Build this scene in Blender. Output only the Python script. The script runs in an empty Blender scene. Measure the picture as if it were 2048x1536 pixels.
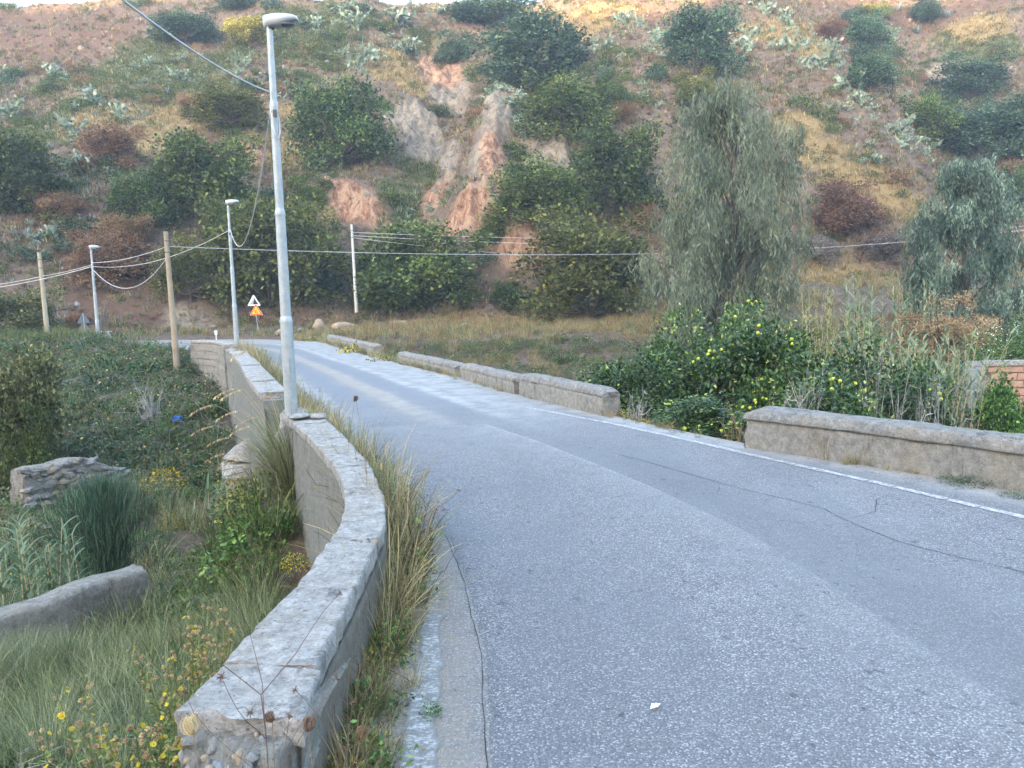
import bpy, math, random
import numpy as np
from mathutils import Matrix, Vector

# ------------------------------------------------------------------ camera, sky, sun, exposure
SC = bpy.context.scene
COL = SC.collection
H = 2.15                                   # eye height above the road
F = 1538.0                                 # focal length in pixels of a 2048 px wide picture
PITCH, ROLL = math.radians(6.3), math.radians(1.45)
Fw = np.array([0, math.cos(PITCH), -math.sin(PITCH)])
_r = np.array([1.0, 0, 0]); _u = np.cross(_r, Fw)
Rr = _r*math.cos(ROLL) - _u*math.sin(ROLL)
Uu = _u*math.cos(ROLL) + _r*math.sin(ROLL)
EYE = np.array([0, 0, H])
cam_d = bpy.data.cameras.new('camera'); cam = bpy.data.objects.new('camera', cam_d); COL.objects.link(cam)
cam_d.sensor_width = 36; cam_d.sensor_fit = 'HORIZONTAL'; cam_d.lens = 36*F/2048
cam_d.clip_start = 0.05; cam_d.clip_end = 3000
cam.matrix_world = Matrix([[Rr[0], Uu[0], -Fw[0], 0], [Rr[1], Uu[1], -Fw[1], 0], [Rr[2], Uu[2], -Fw[2], H], [0, 0, 0, 1]])
SC.camera = cam

SUN_EL, SUN_AZ = math.radians(9.0), math.radians(205)      # azimuth clockwise from +Y: low, behind the camera
W = bpy.data.worlds.new('World'); SC.world = W; W.use_nodes = True
wn = W.node_tree.nodes; wl = W.node_tree.links
sky = wn.new('ShaderNodeTexSky'); sky.sky_type = 'NISHITA'; sky.sun_disc = False
sky.sun_elevation = SUN_EL; sky.sun_rotation = SUN_AZ; sky.altitude = 100; sky.air_density = 1.0; sky.dust_density = 2.8; sky.ozone_density = 0.9
bg = next(n for n in wn if n.type == 'BACKGROUND'); bg.inputs['Strength'].default_value = 0.15
wl.new(sky.outputs[0], bg.inputs['Color'])
sun_d = bpy.data.lights.new('sun', 'SUN'); sun_d.energy = 2.0; sun_d.angle = math.radians(0.5); sun_d.color = (1, 0.72, 0.42)
sun = bpy.data.objects.new('sun', sun_d); COL.objects.link(sun)
sdir = Vector((math.sin(SUN_AZ)*math.cos(SUN_EL), math.cos(SUN_AZ)*math.cos(SUN_EL), math.sin(SUN_EL)))
sun.rotation_euler = sdir.to_track_quat('Z', 'Y').to_euler(); sun.location = (-20, -30, 60)
VS = SC.view_settings
VS.view_transform = 'Standard'; VS.look = 'None'; VS.gamma = 1; VS.use_curve_mapping = False
VS.exposure = 3.95
cy = SC.cycles
cy.max_bounces = 5; cy.diffuse_bounces = 3; cy.glossy_bounces = 2; cy.transmission_bounces = 3; cy.transparent_max_bounces = 6
cy.volume_bounces = 1; cy.use_denoising = True
HAZE_DENSITY = 0.0006

# ------------------------------------------------------------------ helpers
rng = np.random.default_rng(7)

def ray(px, py):
    return Rr*(px-1024)/F - Uu*(py-768)/F + Fw
def at_y(px, py, y):                      # world point on the sight line of a pixel, y metres ahead
    d = ray(px, py); return EYE + d*(y/d[1])
def at_z(px, py, z=0.0):
    d = ray(px, py); return EYE + d*((z-H)/d[2])
def depth_of(p): return float(np.dot(np.asarray(p)-EYE, Fw))

def smooth(a, b, x):
    t = np.clip((x-a)/(b-a), 0, 1); return t*t*(3-2*t)

def _hash(i, j, k):
    n = (i.astype(np.int64)*73856093) ^ (j.astype(np.int64)*19349663) ^ (k.astype(np.int64)*83492791)
    n = (n ^ (n >> 13))*1274126177 & 0x7fffffff
    n = (n ^ (n >> 16))*668265263 & 0x7fffffff
    return ((n ^ (n >> 15)) & 0xffff)/65535.0
def noise3(x, y, z):
    x, y, z = np.broadcast_arrays(np.asarray(x, float), np.asarray(y, float), np.asarray(z, float))
    i, j, k = np.floor(x), np.floor(y), np.floor(z)
    f, g, h = x-i, y-j, z-k
    f, g, h = f*f*(3-2*f), g*g*(3-2*g), h*h*(3-2*h)
    r = 0
    for a in (0, 1):
        for b in (0, 1):
            for c in (0, 1):
                r = r + _hash(i+a, j+b, k+c)*(f if a else 1-f)*(g if b else 1-g)*(h if c else 1-h)
    return r*2-1
def fbm(x, y, z=0.0, o=4):
    r, a, s = 0, 0.5, 1.0
    for q in range(o):
        r = r + a*noise3(np.asarray(x)*s+q*17.3, np.asarray(y)*s-q*9.1, np.asarray(z)*s+q*3.7); a *= 0.5; s *= 2.03
    return r

class MB:
    """collects vertices, faces, a per-vertex tint and a material index per face; build() links ONE mesh object"""
    def __init__(self): self.v, self.t, self.q, self.tr, self.mq, self.mt, self.n = [], [], [], [], [], [], 0
    def add(self, V, faces, tint=0.5, m=0):
        V = np.asarray(V, float).reshape(-1, 3); faces = np.asarray(faces, np.int64)
        self.v.append(V); self.t.append(np.broadcast_to(np.asarray(tint, float), (len(V),)).copy())
        if faces.shape[1] == 4: self.q.append(faces+self.n); self.mq.append(np.full(len(faces), m))
        else: self.tr.append(faces+self.n); self.mt.append(np.full(len(faces), m))
        self.n += len(V)
    def mesh(self, name, mats, smooth_=False, attrs=None):
        V = np.concatenate(self.v); T = np.concatenate(self.t)
        q = np.concatenate(self.q) if self.q else np.zeros((0, 4), np.int64)
        t = np.concatenate(self.tr) if self.tr else np.zeros((0, 3), np.int64)
        me = bpy.data.meshes.new(name)
        me.vertices.add(len(V)); me.vertices.foreach_set('co', V.ravel())
        nl = q.size+t.size
        me.loops.add(nl); me.loops.foreach_set('vertex_index', np.concatenate([q.ravel(), t.ravel()]).astype(np.int32))
        nf = len(q)+len(t); me.polygons.add(nf)
        st = np.concatenate([np.arange(len(q))*4, q.size+np.arange(len(t))*3]).astype(np.int32)
        me.polygons.foreach_set('loop_start', st)
        mi = np.concatenate(self.mq+self.mt) if (self.mq or self.mt) else np.zeros(0)
        me.polygons.foreach_set('material_index', mi.astype(np.int32))
        me.polygons.foreach_set('use_smooth', np.full(nf, bool(smooth_)))
        a = me.attributes.new('tint', 'FLOAT', 'POINT'); a.data.foreach_set('value', T.astype(np.float32))
        for k, val in (attrs or {}).items():
            b = me.attributes.new(k, 'FLOAT', 'POINT'); b.data.foreach_set('value', np.asarray(val, np.float32))
        for mm in (mats if isinstance(mats, (list, tuple)) else [mats]): me.materials.append(mm)
        me.update(calc_edges=True)
        return me
    def build(self, name, mats, parent=None, smooth_=False, attrs=None):
        o = bpy.data.objects.new(name, self.mesh(name, mats, smooth_, attrs)); COL.objects.link(o)
        if parent is not None: o.parent = parent
        return o

def tag(o, label=None, cat=None, group=None, kind=None):
    if label: o['label'] = label
    if cat: o['category'] = cat
    if group: o['group'] = group
    if kind: o['kind'] = kind
    return o
def empty(name, loc, rz=0, sc=(1, 1, 1), label=None, cat=None, group=None):
    o = bpy.data.objects.new(name, None); COL.objects.link(o)
    o.location = tuple(map(float, loc)); o.rotation_euler = (0, 0, rz); o.scale = sc
    o.empty_display_size = 0.2
    return tag(o, label, cat, group)
def part(name, mesh, parent, loc=None, rot=None, sc=None):
    o = bpy.data.objects.new(name, mesh); COL.objects.link(o); o.parent = parent
    if loc is not None: o.location = tuple(map(float, loc))
    if rot is not None: o.rotation_euler = rot
    if sc is not None: o.scale = sc
    return o
def thing(name, mesh, loc, rot=(0, 0, 0), sc=(1, 1, 1), label=None, cat=None, group=None):
    o = bpy.data.objects.new(name, mesh); COL.objects.link(o)
    o.location = tuple(map(float, loc)); o.rotation_euler = rot; o.scale = sc
    return tag(o, label, cat, group)

def frames(pts):
    P = np.asarray(pts, float); T = np.gradient(P, axis=0); T /= np.linalg.norm(T, axis=1, keepdims=True)+1e-9
    ref = np.where(np.abs(T[:, 2:3]) > 0.9, np.array([[1.0, 0, 0]]), np.array([[0, 0, 1.0]]))
    ref = np.broadcast_to(ref[len(ref)//2], T.shape) if len(ref) else ref
    N = np.cross(T, ref); N /= np.linalg.norm(N, axis=1, keepdims=True)+1e-9
    return P, T, N, np.cross(N, T)
def tube(mb, pts, rad, k=6, tint=0.5, m=0, cap=True):
    P, T, N, B = frames(pts); n = len(P); rad = np.broadcast_to(np.asarray(rad, float), (n,))
    a = np.arange(k)*2*np.pi/k
    V = P[:, None, :] + rad[:, None, None]*(np.cos(a)[None, :, None]*N[:, None, :] + np.sin(a)[None, :, None]*B[:, None, :])
    i = np.arange(n-1)[:, None]*k; j = np.arange(k)[None, :]; j2 = (j+1) % k
    q = np.stack([i+j, i+j2, i+k+j2, i+k+j], -1).reshape(-1, 4)
    mb.add(V.reshape(-1, 3), q, tint, m)
    if cap:
        for e, s in ((0, 1), (n-1, -1)):
            c = np.concatenate([V[e], P[e:e+1]]); tr = np.stack([np.arange(k), (np.arange(k)+1) % k, np.full(k, k)], -1)
            mb.add(c, tr[:, ::s], tint, m)
def box(mb, c, s, rz=0, tint=0.5, m=0, jit=0.0, rg=None):
    c = np.asarray(c, float); s = np.asarray(s, float)/2
    V = np.array([[x, y, z] for x in (-1, 1) for y in (-1, 1) for z in (-1, 1)], float)*s
    if jit and rg is not None: V += rg.normal(0, jit, V.shape)
    R = np.array([[math.cos(rz), -math.sin(rz), 0], [math.sin(rz), math.cos(rz), 0], [0, 0, 1]])
    mb.add(V@R.T+c, [[0, 1, 3, 2], [4, 6, 7, 5], [0, 4, 5, 1], [2, 3, 7, 6], [0, 2, 6, 4], [1, 5, 7, 3]], tint, m)
def sphere(mb, c, r, seg=10, ring=7, tint=0.5, m=0, warp=0.0, seed=0):
    r = np.broadcast_to(np.asarray(r, float), (3,))
    th = np.linspace(0, np.pi, ring+1); ph = np.arange(seg)*2*np.pi/seg
    D = np.stack([np.sin(th)[:, None]*np.cos(ph), np.sin(th)[:, None]*np.sin(ph), np.repeat(np.cos(th)[:, None], seg, 1)], -1).reshape(-1, 3)
    k = 1+warp*fbm(D[:, 0]*1.3+seed, D[:, 1]*1.3, D[:, 2]*1.3, 3) if warp else 1
    V = D*r*(k[:, None] if warp else 1)+np.asarray(c, float)
    i = np.arange(ring)[:, None]*seg; j = np.arange(seg)[None, :]; j2 = (j+1) % seg
    mb.add(V, np.stack([i+j, i+seg+j, i+seg+j2, i+j2], -1).reshape(-1, 4), tint, m)
def unit(v): return v/(np.linalg.norm(v, axis=-1, keepdims=True)+1e-9)

def leaves(mb, C, D, Nn, L, Wd, tint, m=0, fold=0.25):
    """one folded leaf per row: base C, direction D, normal Nn, length L, half-width Wd (6 vertices, 4 triangles as 2 quads)"""
    C = np.asarray(C, float); n = len(C); D = unit(np.asarray(D, float)); S = unit(np.cross(D, Nn)); U = np.cross(S, D)
    L = np.broadcast_to(np.asarray(L, float), (n,))[:, None]; Wd = np.broadcast_to(np.asarray(Wd, float), (n,))[:, None]
    a = C; b = C+D*L*0.45+S*Wd+U*Wd*fold; c = C+D*L; d = C+D*L*0.45-S*Wd+U*Wd*fold; e = C+D*L*0.5-U*Wd*fold*0.6
    V = np.stack([a, b, c, d, e], 1).reshape(-1, 3)
    i = np.arange(n)[:, None]*5
    f = np.concatenate([i+np.array([[0, 4, 2, 1]]), i+np.array([[0, 3, 2, 4]])])
    mb.add(V, f, np.repeat(np.broadcast_to(np.asarray(tint, float), (n,)), 5), m)
def quads(mb, C, D, Nn, L, Wd, tint, m=0):
    """flat rhombic leaf, 4 vertices"""
    C = np.asarray(C, float); n = len(C); D = unit(np.asarray(D, float)); S = unit(np.cross(D, Nn))
    L = np.broadcast_to(np.asarray(L, float), (n,))[:, None]; Wd = np.broadcast_to(np.asarray(Wd, float), (n,))[:, None]
    V = np.stack([C, C+D*L*0.45+S*Wd, C+D*L, C+D*L*0.45-S*Wd], 1).reshape(-1, 3)
    i = np.arange(n)[:, None]*4
    mb.add(V, i+np.array([[0, 1, 2, 3]]), np.repeat(np.broadcast_to(np.asarray(tint, float), (n,)), 4), m)
def blades(mb, C, az, L, Wd, lean, droop, tint, m=0, seg=4):
    """tapering grass blades curving outward from C"""
    C = np.asarray(C, float); n = len(C)
    az, L, Wd, lean, droop = [np.broadcast_to(np.asarray(q, float), (n,)) for q in (az, L, Wd, lean, droop)]
    s = np.linspace(0, 1, seg+1)
    ang = lean[:, None]+droop[:, None]*s[None, :]**1.5
    ds = L[:, None]/seg
    hx = np.concatenate([np.zeros((n, 1)), np.cumsum(np.sin(ang[:, :-1])*ds, 1)], 1)
    hz = np.concatenate([np.zeros((n, 1)), np.cumsum(np.cos(ang[:, :-1])*ds, 1)], 1)
    dx, dy = np.cos(az)[:, None], np.sin(az)[:, None]
    P = np.stack([C[:, 0:1]+hx*dx, C[:, 1:2]+hx*dy, C[:, 2:3]+hz], -1)
    w = Wd[:, None]*np.sqrt(np.clip(1-s, 0.02, 1))[None, :]
    tw = az+np.pi/2+rng.normal(0, 0.6, n)
    S = np.stack([np.cos(tw), np.sin(tw), np.zeros(n)], -1)[:, None, :]
    V = np.stack([P-S*w[..., None], P+S*w[..., None]], 2).reshape(-1, 3)
    b = np.arange(n)[:, None]*(2*(seg+1)); k = np.arange(seg)[None, :]*2
    q = np.stack([b+k, b+k+1, b+k+3, b+k+2], -1).reshape(-1, 4)
    mb.add(V, q, np.repeat(np.broadcast_to(np.asarray(tint, float), (n,)), 2*(seg+1)), m)

def scatter(name, P, rot, scl, idx, protos, label=None, parent=None):
    """ground cover nobody could count: one object that instances small meshes on points"""
    me = bpy.data.meshes.new(name); P = np.asarray(P, float)
    me.vertices.add(len(P)); me.vertices.foreach_set('co', P.ravel())
    a = me.attributes.new('rotv', 'FLOAT_VECTOR', 'POINT'); a.data.foreach_set('vector', np.asarray(rot, np.float32).ravel())
    a = me.attributes.new('scl', 'FLOAT', 'POINT'); a.data.foreach_set('value', np.asarray(scl, np.float32))
    a = me.attributes.new('pick', 'INT', 'POINT'); a.data.foreach_set('value', np.asarray(idx, np.int32))
    pc = bpy.data.collections.new(name+'_kinds')
    for i, m in enumerate(protos):
        po = bpy.data.objects.new('%s_%02d' % (name, i), m); pc.objects.link(po)
    o = bpy.data.objects.new(name, me); COL.objects.link(o)
    ng = bpy.data.node_groups.new(name, 'GeometryNodeTree')
    ng.interface.new_socket('Geometry', in_out='INPUT', socket_type='NodeSocketGeometry')
    ng.interface.new_socket('Geometry', in_out='OUTPUT', socket_type='NodeSocketGeometry')
    N, Lk = ng.nodes, ng.links
    gi, go = N.new('NodeGroupInput'), N.new('NodeGroupOutput')
    iop = N.new('GeometryNodeInstanceOnPoints'); ci = N.new('GeometryNodeCollectionInfo')
    ci.inputs['Collection'].default_value = pc; ci.inputs['Separate Children'].default_value = True; ci.inputs['Reset Children'].default_value = True
    def attr(nm, dt):
        x = N.new('GeometryNodeInputNamedAttribute'); x.data_type = dt; x.inputs['Name'].default_value = nm
        return next(s for s in x.outputs if s.enabled and s.name == 'Attribute')
    er = N.new('FunctionNodeEulerToRotation')
    Lk.new(attr('rotv', 'FLOAT_VECTOR'), er.inputs[0]); Lk.new(er.outputs[0], iop.inputs['Rotation'])
    Lk.new(attr('scl', 'FLOAT'), iop.inputs['Scale']); Lk.new(attr('pick', 'INT'), iop.inputs['Instance Index'])
    iop.inputs['Pick Instance'].default_value = True
    Lk.new(gi.outputs[0], iop.inputs['Points']); Lk.new(ci.outputs[0], iop.inputs['Instance']); Lk.new(iop.outputs[0], go.inputs[0])
    md = o.modifiers.new('scatter', 'NODES'); md.node_group = ng
    tag(o, label, None, None, 'stuff')
    if parent is not None: o.parent = parent
    return o

# ------------------------------------------------------------------ materials
class NT:
    def __init__(self, name):
        self.m = bpy.data.materials.new(name); self.m.use_nodes = True; self.t = self.m.node_tree; self.N = self.t.nodes; self.L = self.t.links
        self.b = next(n for n in self.N if n.type == 'BSDF_PRINCIPLED'); self.out = next(n for n in self.N if n.type == 'OUTPUT_MATERIAL')
    def set(self, s, v):
        if hasattr(v, 'is_output'): self.L.new(v, s)
        elif isinstance(v, (tuple, list)) and len(v) == 3 and s.type == 'RGBA': s.default_value = (*v, 1)
        else: s.default_value = v
    def coord(self, which='Object', scale=(1, 1, 1)):
        tc = self.N.new('ShaderNodeTexCoord'); mp = self.N.new('ShaderNodeMapping'); mp.inputs['Scale'].default_value = scale
        self.L.new(tc.outputs[which], mp.inputs['Vector']); return mp.outputs[0]
    def geo(self, scale=(1, 1, 1)):
        g = self.N.new('ShaderNodeNewGeometry'); mp = self.N.new('ShaderNodeMapping'); mp.inputs['Scale'].default_value = scale
        self.L.new(g.outputs['Position'], mp.inputs['Vector']); return mp.outputs[0]
    def noise(self, vec, scale, detail=4, rough=0.55, dist=0.0):
        n = self.N.new('ShaderNodeTexNoise'); self.L.new(vec, n.inputs['Vector'])
        n.inputs['Scale'].default_value = scale; n.inputs['Detail'].default_value = detail; n.inputs['Roughness'].default_value = rough; n.inputs['Distortion'].default_value = dist
        return n.outputs['Fac']
    def voro(self, vec, scale, feature='F1', out='Distance', rnd=1.0):
        n = self.N.new('ShaderNodeTexVoronoi'); n.feature = feature; self.L.new(vec, n.inputs['Vector']); n.inputs['Scale'].default_value = scale
        n.inputs['Randomness'].default_value = rnd
        return n.outputs[out]
    def attr(self, name, out='Fac'):
        a = self.N.new('ShaderNodeAttribute'); a.attribute_name = name; return a.outputs[out]
    def rnd(self):
        return self.N.new('ShaderNodeObjectInfo').outputs['Random']
    def ramp(self, fac, stops):
        r = self.N.new('ShaderNodeValToRGB'); self.L.new(fac, r.inputs[0]); e = r.color_ramp.elements
        while len(e) < len(stops): e.new(0.5)
        for k, (p, c) in zip(e, stops):
            k.position = p; k.color = (*c, 1) if isinstance(c, tuple) else (c, c, c, 1)
        return r.outputs['Color']
    def mix(self, fac, a, b, mode='MIX'):
        x = self.N.new('ShaderNodeMix'); x.data_type = 'RGBA'; x.blend_type = mode
        self.set(x.inputs[0], fac); self.set(x.inputs[6], a); self.set(x.inputs[7], b); return x.outputs[2]
    def math(self, op, a, b=0.0, clamp=False):
        x = self.N.new('ShaderNodeMath'); x.operation = op; x.use_clamp = clamp; self.set(x.inputs[0], a); self.set(x.inputs[1], b); return x.outputs[0]
    def mr(self, v, a, b, c=0.0, d=1.0):
        x = self.N.new('ShaderNodeMapRange'); self.set(x.inputs[0], v); x.inputs[1].default_value = a; x.inputs[2].default_value = b; x.inputs[3].default_value = c; x.inputs[4].default_value = d
        x.interpolation_type = 'SMOOTHSTEP'; return x.outputs[0]
    def bump(self, h, strength=0.3, dist=0.02, n=None):
        b = self.N.new('ShaderNodeBump'); self.L.new(h, b.inputs['Height']); b.inputs['Strength'].default_value = strength; b.inputs['Distance'].default_value = dist
        if n is not None: self.L.new(n, b.inputs['Normal'])
        return b.outputs[0]
    def done(self, color, rough=0.9, normal=None, spec=0.3, metal=0.0):
        self.set(self.b.inputs['Base Color'], color); self.set(self.b.inputs['Roughness'], rough); self.b.inputs['Metallic'].default_value = metal
        self.b.inputs['Specular IOR Level'].default_value = spec
        if normal is not None: self.L.new(normal, self.b.inputs['Normal'])
        return self.m

def leaf_mat(name, stops, transl=0.3, rough=0.6, spec=0.25, var=0.25):
    n = NT(name)
    c = n.ramp(n.attr('tint'), stops)
    r = n.rnd()
    hs = n.N.new('ShaderNodeHueSaturation'); n.L.new(c, hs.inputs['Color'])
    n.L.new(n.math('ADD', n.math('MULTIPLY', r, 0.03), 0.485), hs.inputs['Hue']); n.L.new(n.math('ADD', n.math('MULTIPLY', r, var), 1-var/2), hs.inputs['Value'])
    col = hs.outputs[0]
    n.done(col, rough, None, spec)
    t = n.N.new('ShaderNodeBsdfTranslucent'); n.L.new(col, t.inputs['Color'])
    mx = n.N.new('ShaderNodeMixShader'); mx.inputs[0].default_value = transl
    n.L.new(n.b.outputs[0], mx.inputs[1]); n.L.new(t.outputs[0], mx.inputs[2]); n.L.new(mx.outputs[0], n.out.inputs['Surface'])
    return n.m
def plain(name, c, rough=0.7, spec=0.3, metal=0.0, var=0.12, scale=8, bump=0.15):
    n = NT(name); v = n.coord('Object')
    a = n.noise(v, scale, 5); c2 = tuple(x*(1-var) for x in c); c3 = tuple(min(1, x*(1+var)) for x in c)
    return n.done(n.ramp(a, [(0.3, c2), (0.7, c3)]), rough, n.bump(n.noise(v, scale*6, 3), bump, 0.01), spec, metal)
# ------------------------------------------------------------------ the lie of the land
PAIRS = np.array([[8, -20, 19, -18], [3.5, -10, 14.5, -8], [.6, -4, 11.5, -2.5], [-.45, 0, 8.7, 2.2], [-.73, 2.5, 7.4, 4.3], [-.89, 5.4, 5.34, 7.87],
    [-1.4, 7.5, 4.2, 9.5], [-2.73, 10.8, 2.6, 12.16], [-4.1, 14, 1.0, 15.5], [-6.8, 20.7, -1.7, 22.1], [-9.5, 27.4, -4.4, 28.4], [-11.4, 31.8, -6.4, 33.1],
    [-13.4, 35.8, -8.4, 38.1], [-17, 40, -11.0, 44.8], [-23, 43.5, -17, 50], [-32, 45.5, -29, 53], [-48, 46, -48, 54], [-75, 46, -75, 54]], float)
def densify(P, step):
    s = np.r_[0, np.cumsum(np.linalg.norm(np.diff(P[:, -2:] if P.shape[1] == 2 else (P[:, :2]+P[:, 2:])/2, axis=0), axis=1))]
    n = int(s[-1]/step)+1; u = np.linspace(0, s[-1], n)
    Q = np.stack([np.interp(u, s, P[:, c]) for c in range(P.shape[1])], 1)
    k = max(1, int(1.6/step))
    if k > 1:
        Qp = np.concatenate([np.repeat(Q[:1], k, 0), Q, np.repeat(Q[-1:], k, 0)])
        ker = np.ones(2*k+1)/(2*k+1)
        Q = np.stack([np.convolve(Qp[:, c], ker, 'valid') for c in range(Q.shape[1])], 1)
    return Q
ROAD = densify(PAIRS, 0.12)
RC = densify(PAIRS, 0.8); RCc = (RC[:, :2]+RC[:, 2:])/2; RChw = np.linalg.norm(RC[:, :2]-RC[:, 2:], axis=1)/2
RCt = unit(np.gradient(RCc, axis=0))
def road_lat(x, y):
    """signed distance from the road's middle (negative on the left) and half width there"""
    x, y = np.ravel(x).astype(float), np.ravel(y).astype(float); d = np.empty_like(x); hw = np.empty_like(x)
    for a in range(0, len(x), 20000):
        s = slice(a, a+20000); dx = x[s, None]-RCc[None, :, 0]; dy = y[s, None]-RCc[None, :, 1]
        i = np.argmin(dx*dx+dy*dy, 1); r = np.arange(len(i)); T = RCt[i]
        side = T[:, 1]*dx[r, i]-T[:, 0]*dy[r, i]
        d[s] = np.sign(side)*np.sqrt(dx[r, i]**2+dy[r, i]**2); hw[s] = RChw[i]
    return d, hw
YF = lambda x: np.interp(x, [-130, -60, -35, -20, 0, 15, 40, 80, 140], [62, 56, 56, 61, 61, 64, 72, 78, 84])
YC = lambda x: 128+6*np.sin(np.asarray(x)/31.0)+4*np.sin(np.asarray(x)/11.0+1)
_px = np.array([-300, 0, 200, 400, 700, 1050, 1200, 1500, 1640, 1750, 1800, 2048, 2400.]); _rw = np.array([6, 6, 2, -6, -10, -8, -12, -4, 7, 5, -6, -22, -30.])
def crest_z(x):
    y = YC(x); px = 1024+F*np.asarray(x)/(y*1.08); row = np.interp(px, _px, _rw)
    k = []
    d = Rr[None]*((np.ravel(px)-1024)/F)[:, None]-Uu[None]*((np.ravel(row)-768)/F)[:, None]+Fw[None]
    return (H+np.ravel(y)*d[:, 2]/d[:, 1]).reshape(np.shape(x))
BW = {}
WARPS = []                                 # (points on the slope, reach towards the viewer, width across, fade)
def warp_amt(x, y):
    s = np.zeros_like(x)
    for P, amp, w in WARPS:
        dmin = np.full_like(x, 1e9)
        for a, b in zip(P[:-1], P[1:]):
            ab = b-a; t = np.clip(((x-a[0])*ab[0]+(y-a[1])*ab[1])/(ab@ab+1e-9), 0, 1)
            dmin = np.minimum(dmin, np.hypot(x-a[0]-t*ab[0], (y-a[1]-t*ab[1])*0.8))
        s = s+amp*np.exp(-(dmin/w)**2*1.1)
    return s
def height(x, y, rough=True):
    sh = np.shape(x); x = np.ravel(np.asarray(x, float)); y = np.ravel(np.asarray(y, float))
    d, hw = road_lat(x, y); out = np.abs(d)-hw
    zl = np.interp(y, [-30, 0, 5, 8, 12, 16, 24, 28, 34, 40.5, 46, 60, 90], [-.6, -.7, -1.1, -1.9, -3.0, -3.6, -3.5, -3.0, -1.6, .25, .1, .3, .5])
    zl = zl+smooth(9, 6, y)*(.35*smooth(2.0, .2, out)-.5*smooth(1.5, 6, out))
    zl = zl+1.2*np.exp(-((y-12)/3.2)**2)*smooth(2.6, .5, out)+1.0*np.exp(-((y-11.3)/1.3)**2)*smooth(1.6, .7, out)
    zl = zl+0.9*smooth(-13, -30, x)*smooth(30, 12, y)
    zr1 = np.interp(y, [-30, 0, 8, 30, 36, 41, 45, 47, 60, 90], [-1.0, -1.6, -2.2, -2.5, -2.4, -1.9, -.75, -.1, .45, .6])
    zr2 = np.interp(y, [-30, 0, 8, 38, 48, 55, 62, 70, 78, 100], [-1.0, -1.6, -2.2, -2.4, -1.2, .3, 2.0, 3.6, 4.6, 6])
    zr = zr1+(zr2-zr1)*smooth(4, 15, x)
    nb = smooth(17, 13, y)                   # bank just behind the near right wall
    zr = np.where(out > 0, zr+(-.35-zr)*nb*smooth(5, .6, out), zr)
    z = zl+(zr-zl)*smooth(-1.5, 1.5, d)
    if rough: z = z+(0.35+.35*smooth(22, 30, y)*smooth(0, -2, d))*fbm(x/4, y/4, 0, 3)*smooth(0, 3, out)+.10*fbm(x, y, 5, 2)*smooth(0, 1, out)
    land = smooth(33, 38, y)+smooth(2.5, 1.2, y)*smooth(1.2, .7, out)
    flat = np.minimum(z, -.09)
    z = np.where(land > 0, z+(flat-z)*land*smooth(2.5, 0.4, out), z)
    z = np.where((out < .3), np.minimum(z, -.09), z)
    # the hill in front
    yf, yc = YF(x), YC(x); zc = crest_z(x)
    yw = y+warp_amt(x, y)*smooth(-2, 8, y-yf+2)
    t = (yw-yf)/(yc-yf); tc = np.clip(t, 0, 1)
    prof = tc+0.035*np.sin(tc*2*np.pi)
    z0 = z
    hz = np.maximum(zc-np.interp(yf, [55, 84], [.4, 4.5]), 5)*prof
    hz = np.where(t > 1, hz-0.04*np.clip(y-yc, 0, 400), hz)
    if rough:
        m = smooth(0, .08, t)*smooth(1.25, .95, t)
        if BW:
            rk = np.maximum(mask('pink', x, y), mask('grey', x, y))
            hz = hz+m*rk*(1.3*(.5-2*np.abs(fbm(x/2.4, y/10, 3, 3)))+.8*(.4-2*np.abs(fbm(x/.95, y/3.5, 6, 3)))+.35*fbm(x/.45, y/.8, 7, 2))
        hz = hz+m*(1.5*fbm(x/13, y/13, 2, 3)+.8*fbm(x/4.5, y/4.5, 9, 3)+.32*fbm(x/1.3, y/1.3, 4, 2))
    z = z0+np.where(t > 0, hz, 0)
    # unseen slope across the valley, behind the viewer, shaped to shade all but the crest
    z = z+np.where(y < -60, (BACK-8*np.exp(-((x+160)/20)**2))*smooth(-90, -265, y+25*fbm(x/90, y*0, 3, 2))*(1+.012*fbm(x/40, y/40, 1, 2)), 0)  # notch cut so the low sun reaches only the middle of the crest
    return z.reshape(sh)
BACK = 117.0
_S = np.r_[np.arange(4, 40, .12), np.arange(40, 170, .3)]
def hit(px, py, rough=True):
    d = ray(px, py); d = d/d[1]; P = EYE+d*_S[:, None]
    below = P[:, 2] < height(P[:, 0], P[:, 1], rough)
    i = int(np.argmax(below)) if below.any() else len(_S)-1
    return P[i]
def gz(x, y): return float(height(np.array([x]), np.array([y]))[0])

for pts, amp, w in [
    ([(1000, 215), (985, 290), (965, 370), (945, 450)], 4.2, 3.2), ([(1105, 245), (1115, 320), (1060, 430)], 3.6, 2.8), ([(632, 392), (690, 400), (745, 412)], 3.4, 2.6),
    ([(862, 425), (930, 440), (1000, 462), (1062, 480)], 3.2, 2.8), ([(1045, 450), (1050, 490)], 2.2, 2.0), ([(1500, 40), (1700, 200), (1850, 390)], 5.0, 7.0),
    ([(1570, 235), (1700, 330), (1840, 410)], 2.5, 4.5), ([(1910, 130), (1960, 300), (2030, 450)], -7.0, 9.0), ([(880, 90), (905, 220), (845, 380), (780, 500)], -4.0, 4.5),
    ([(1040, 300), (1030, 380)], -2.2, 2.0), ([(600, 150), (640, 300)], -2.0, 6), ([(250, 200), (130, 420)], 2.0, 8), ([(450, 60), (300, 300)], -2.5, 7)]:
    WARPS.append((np.array([hit(*p, rough=False)[:2] for p in pts]), amp, w))

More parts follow.
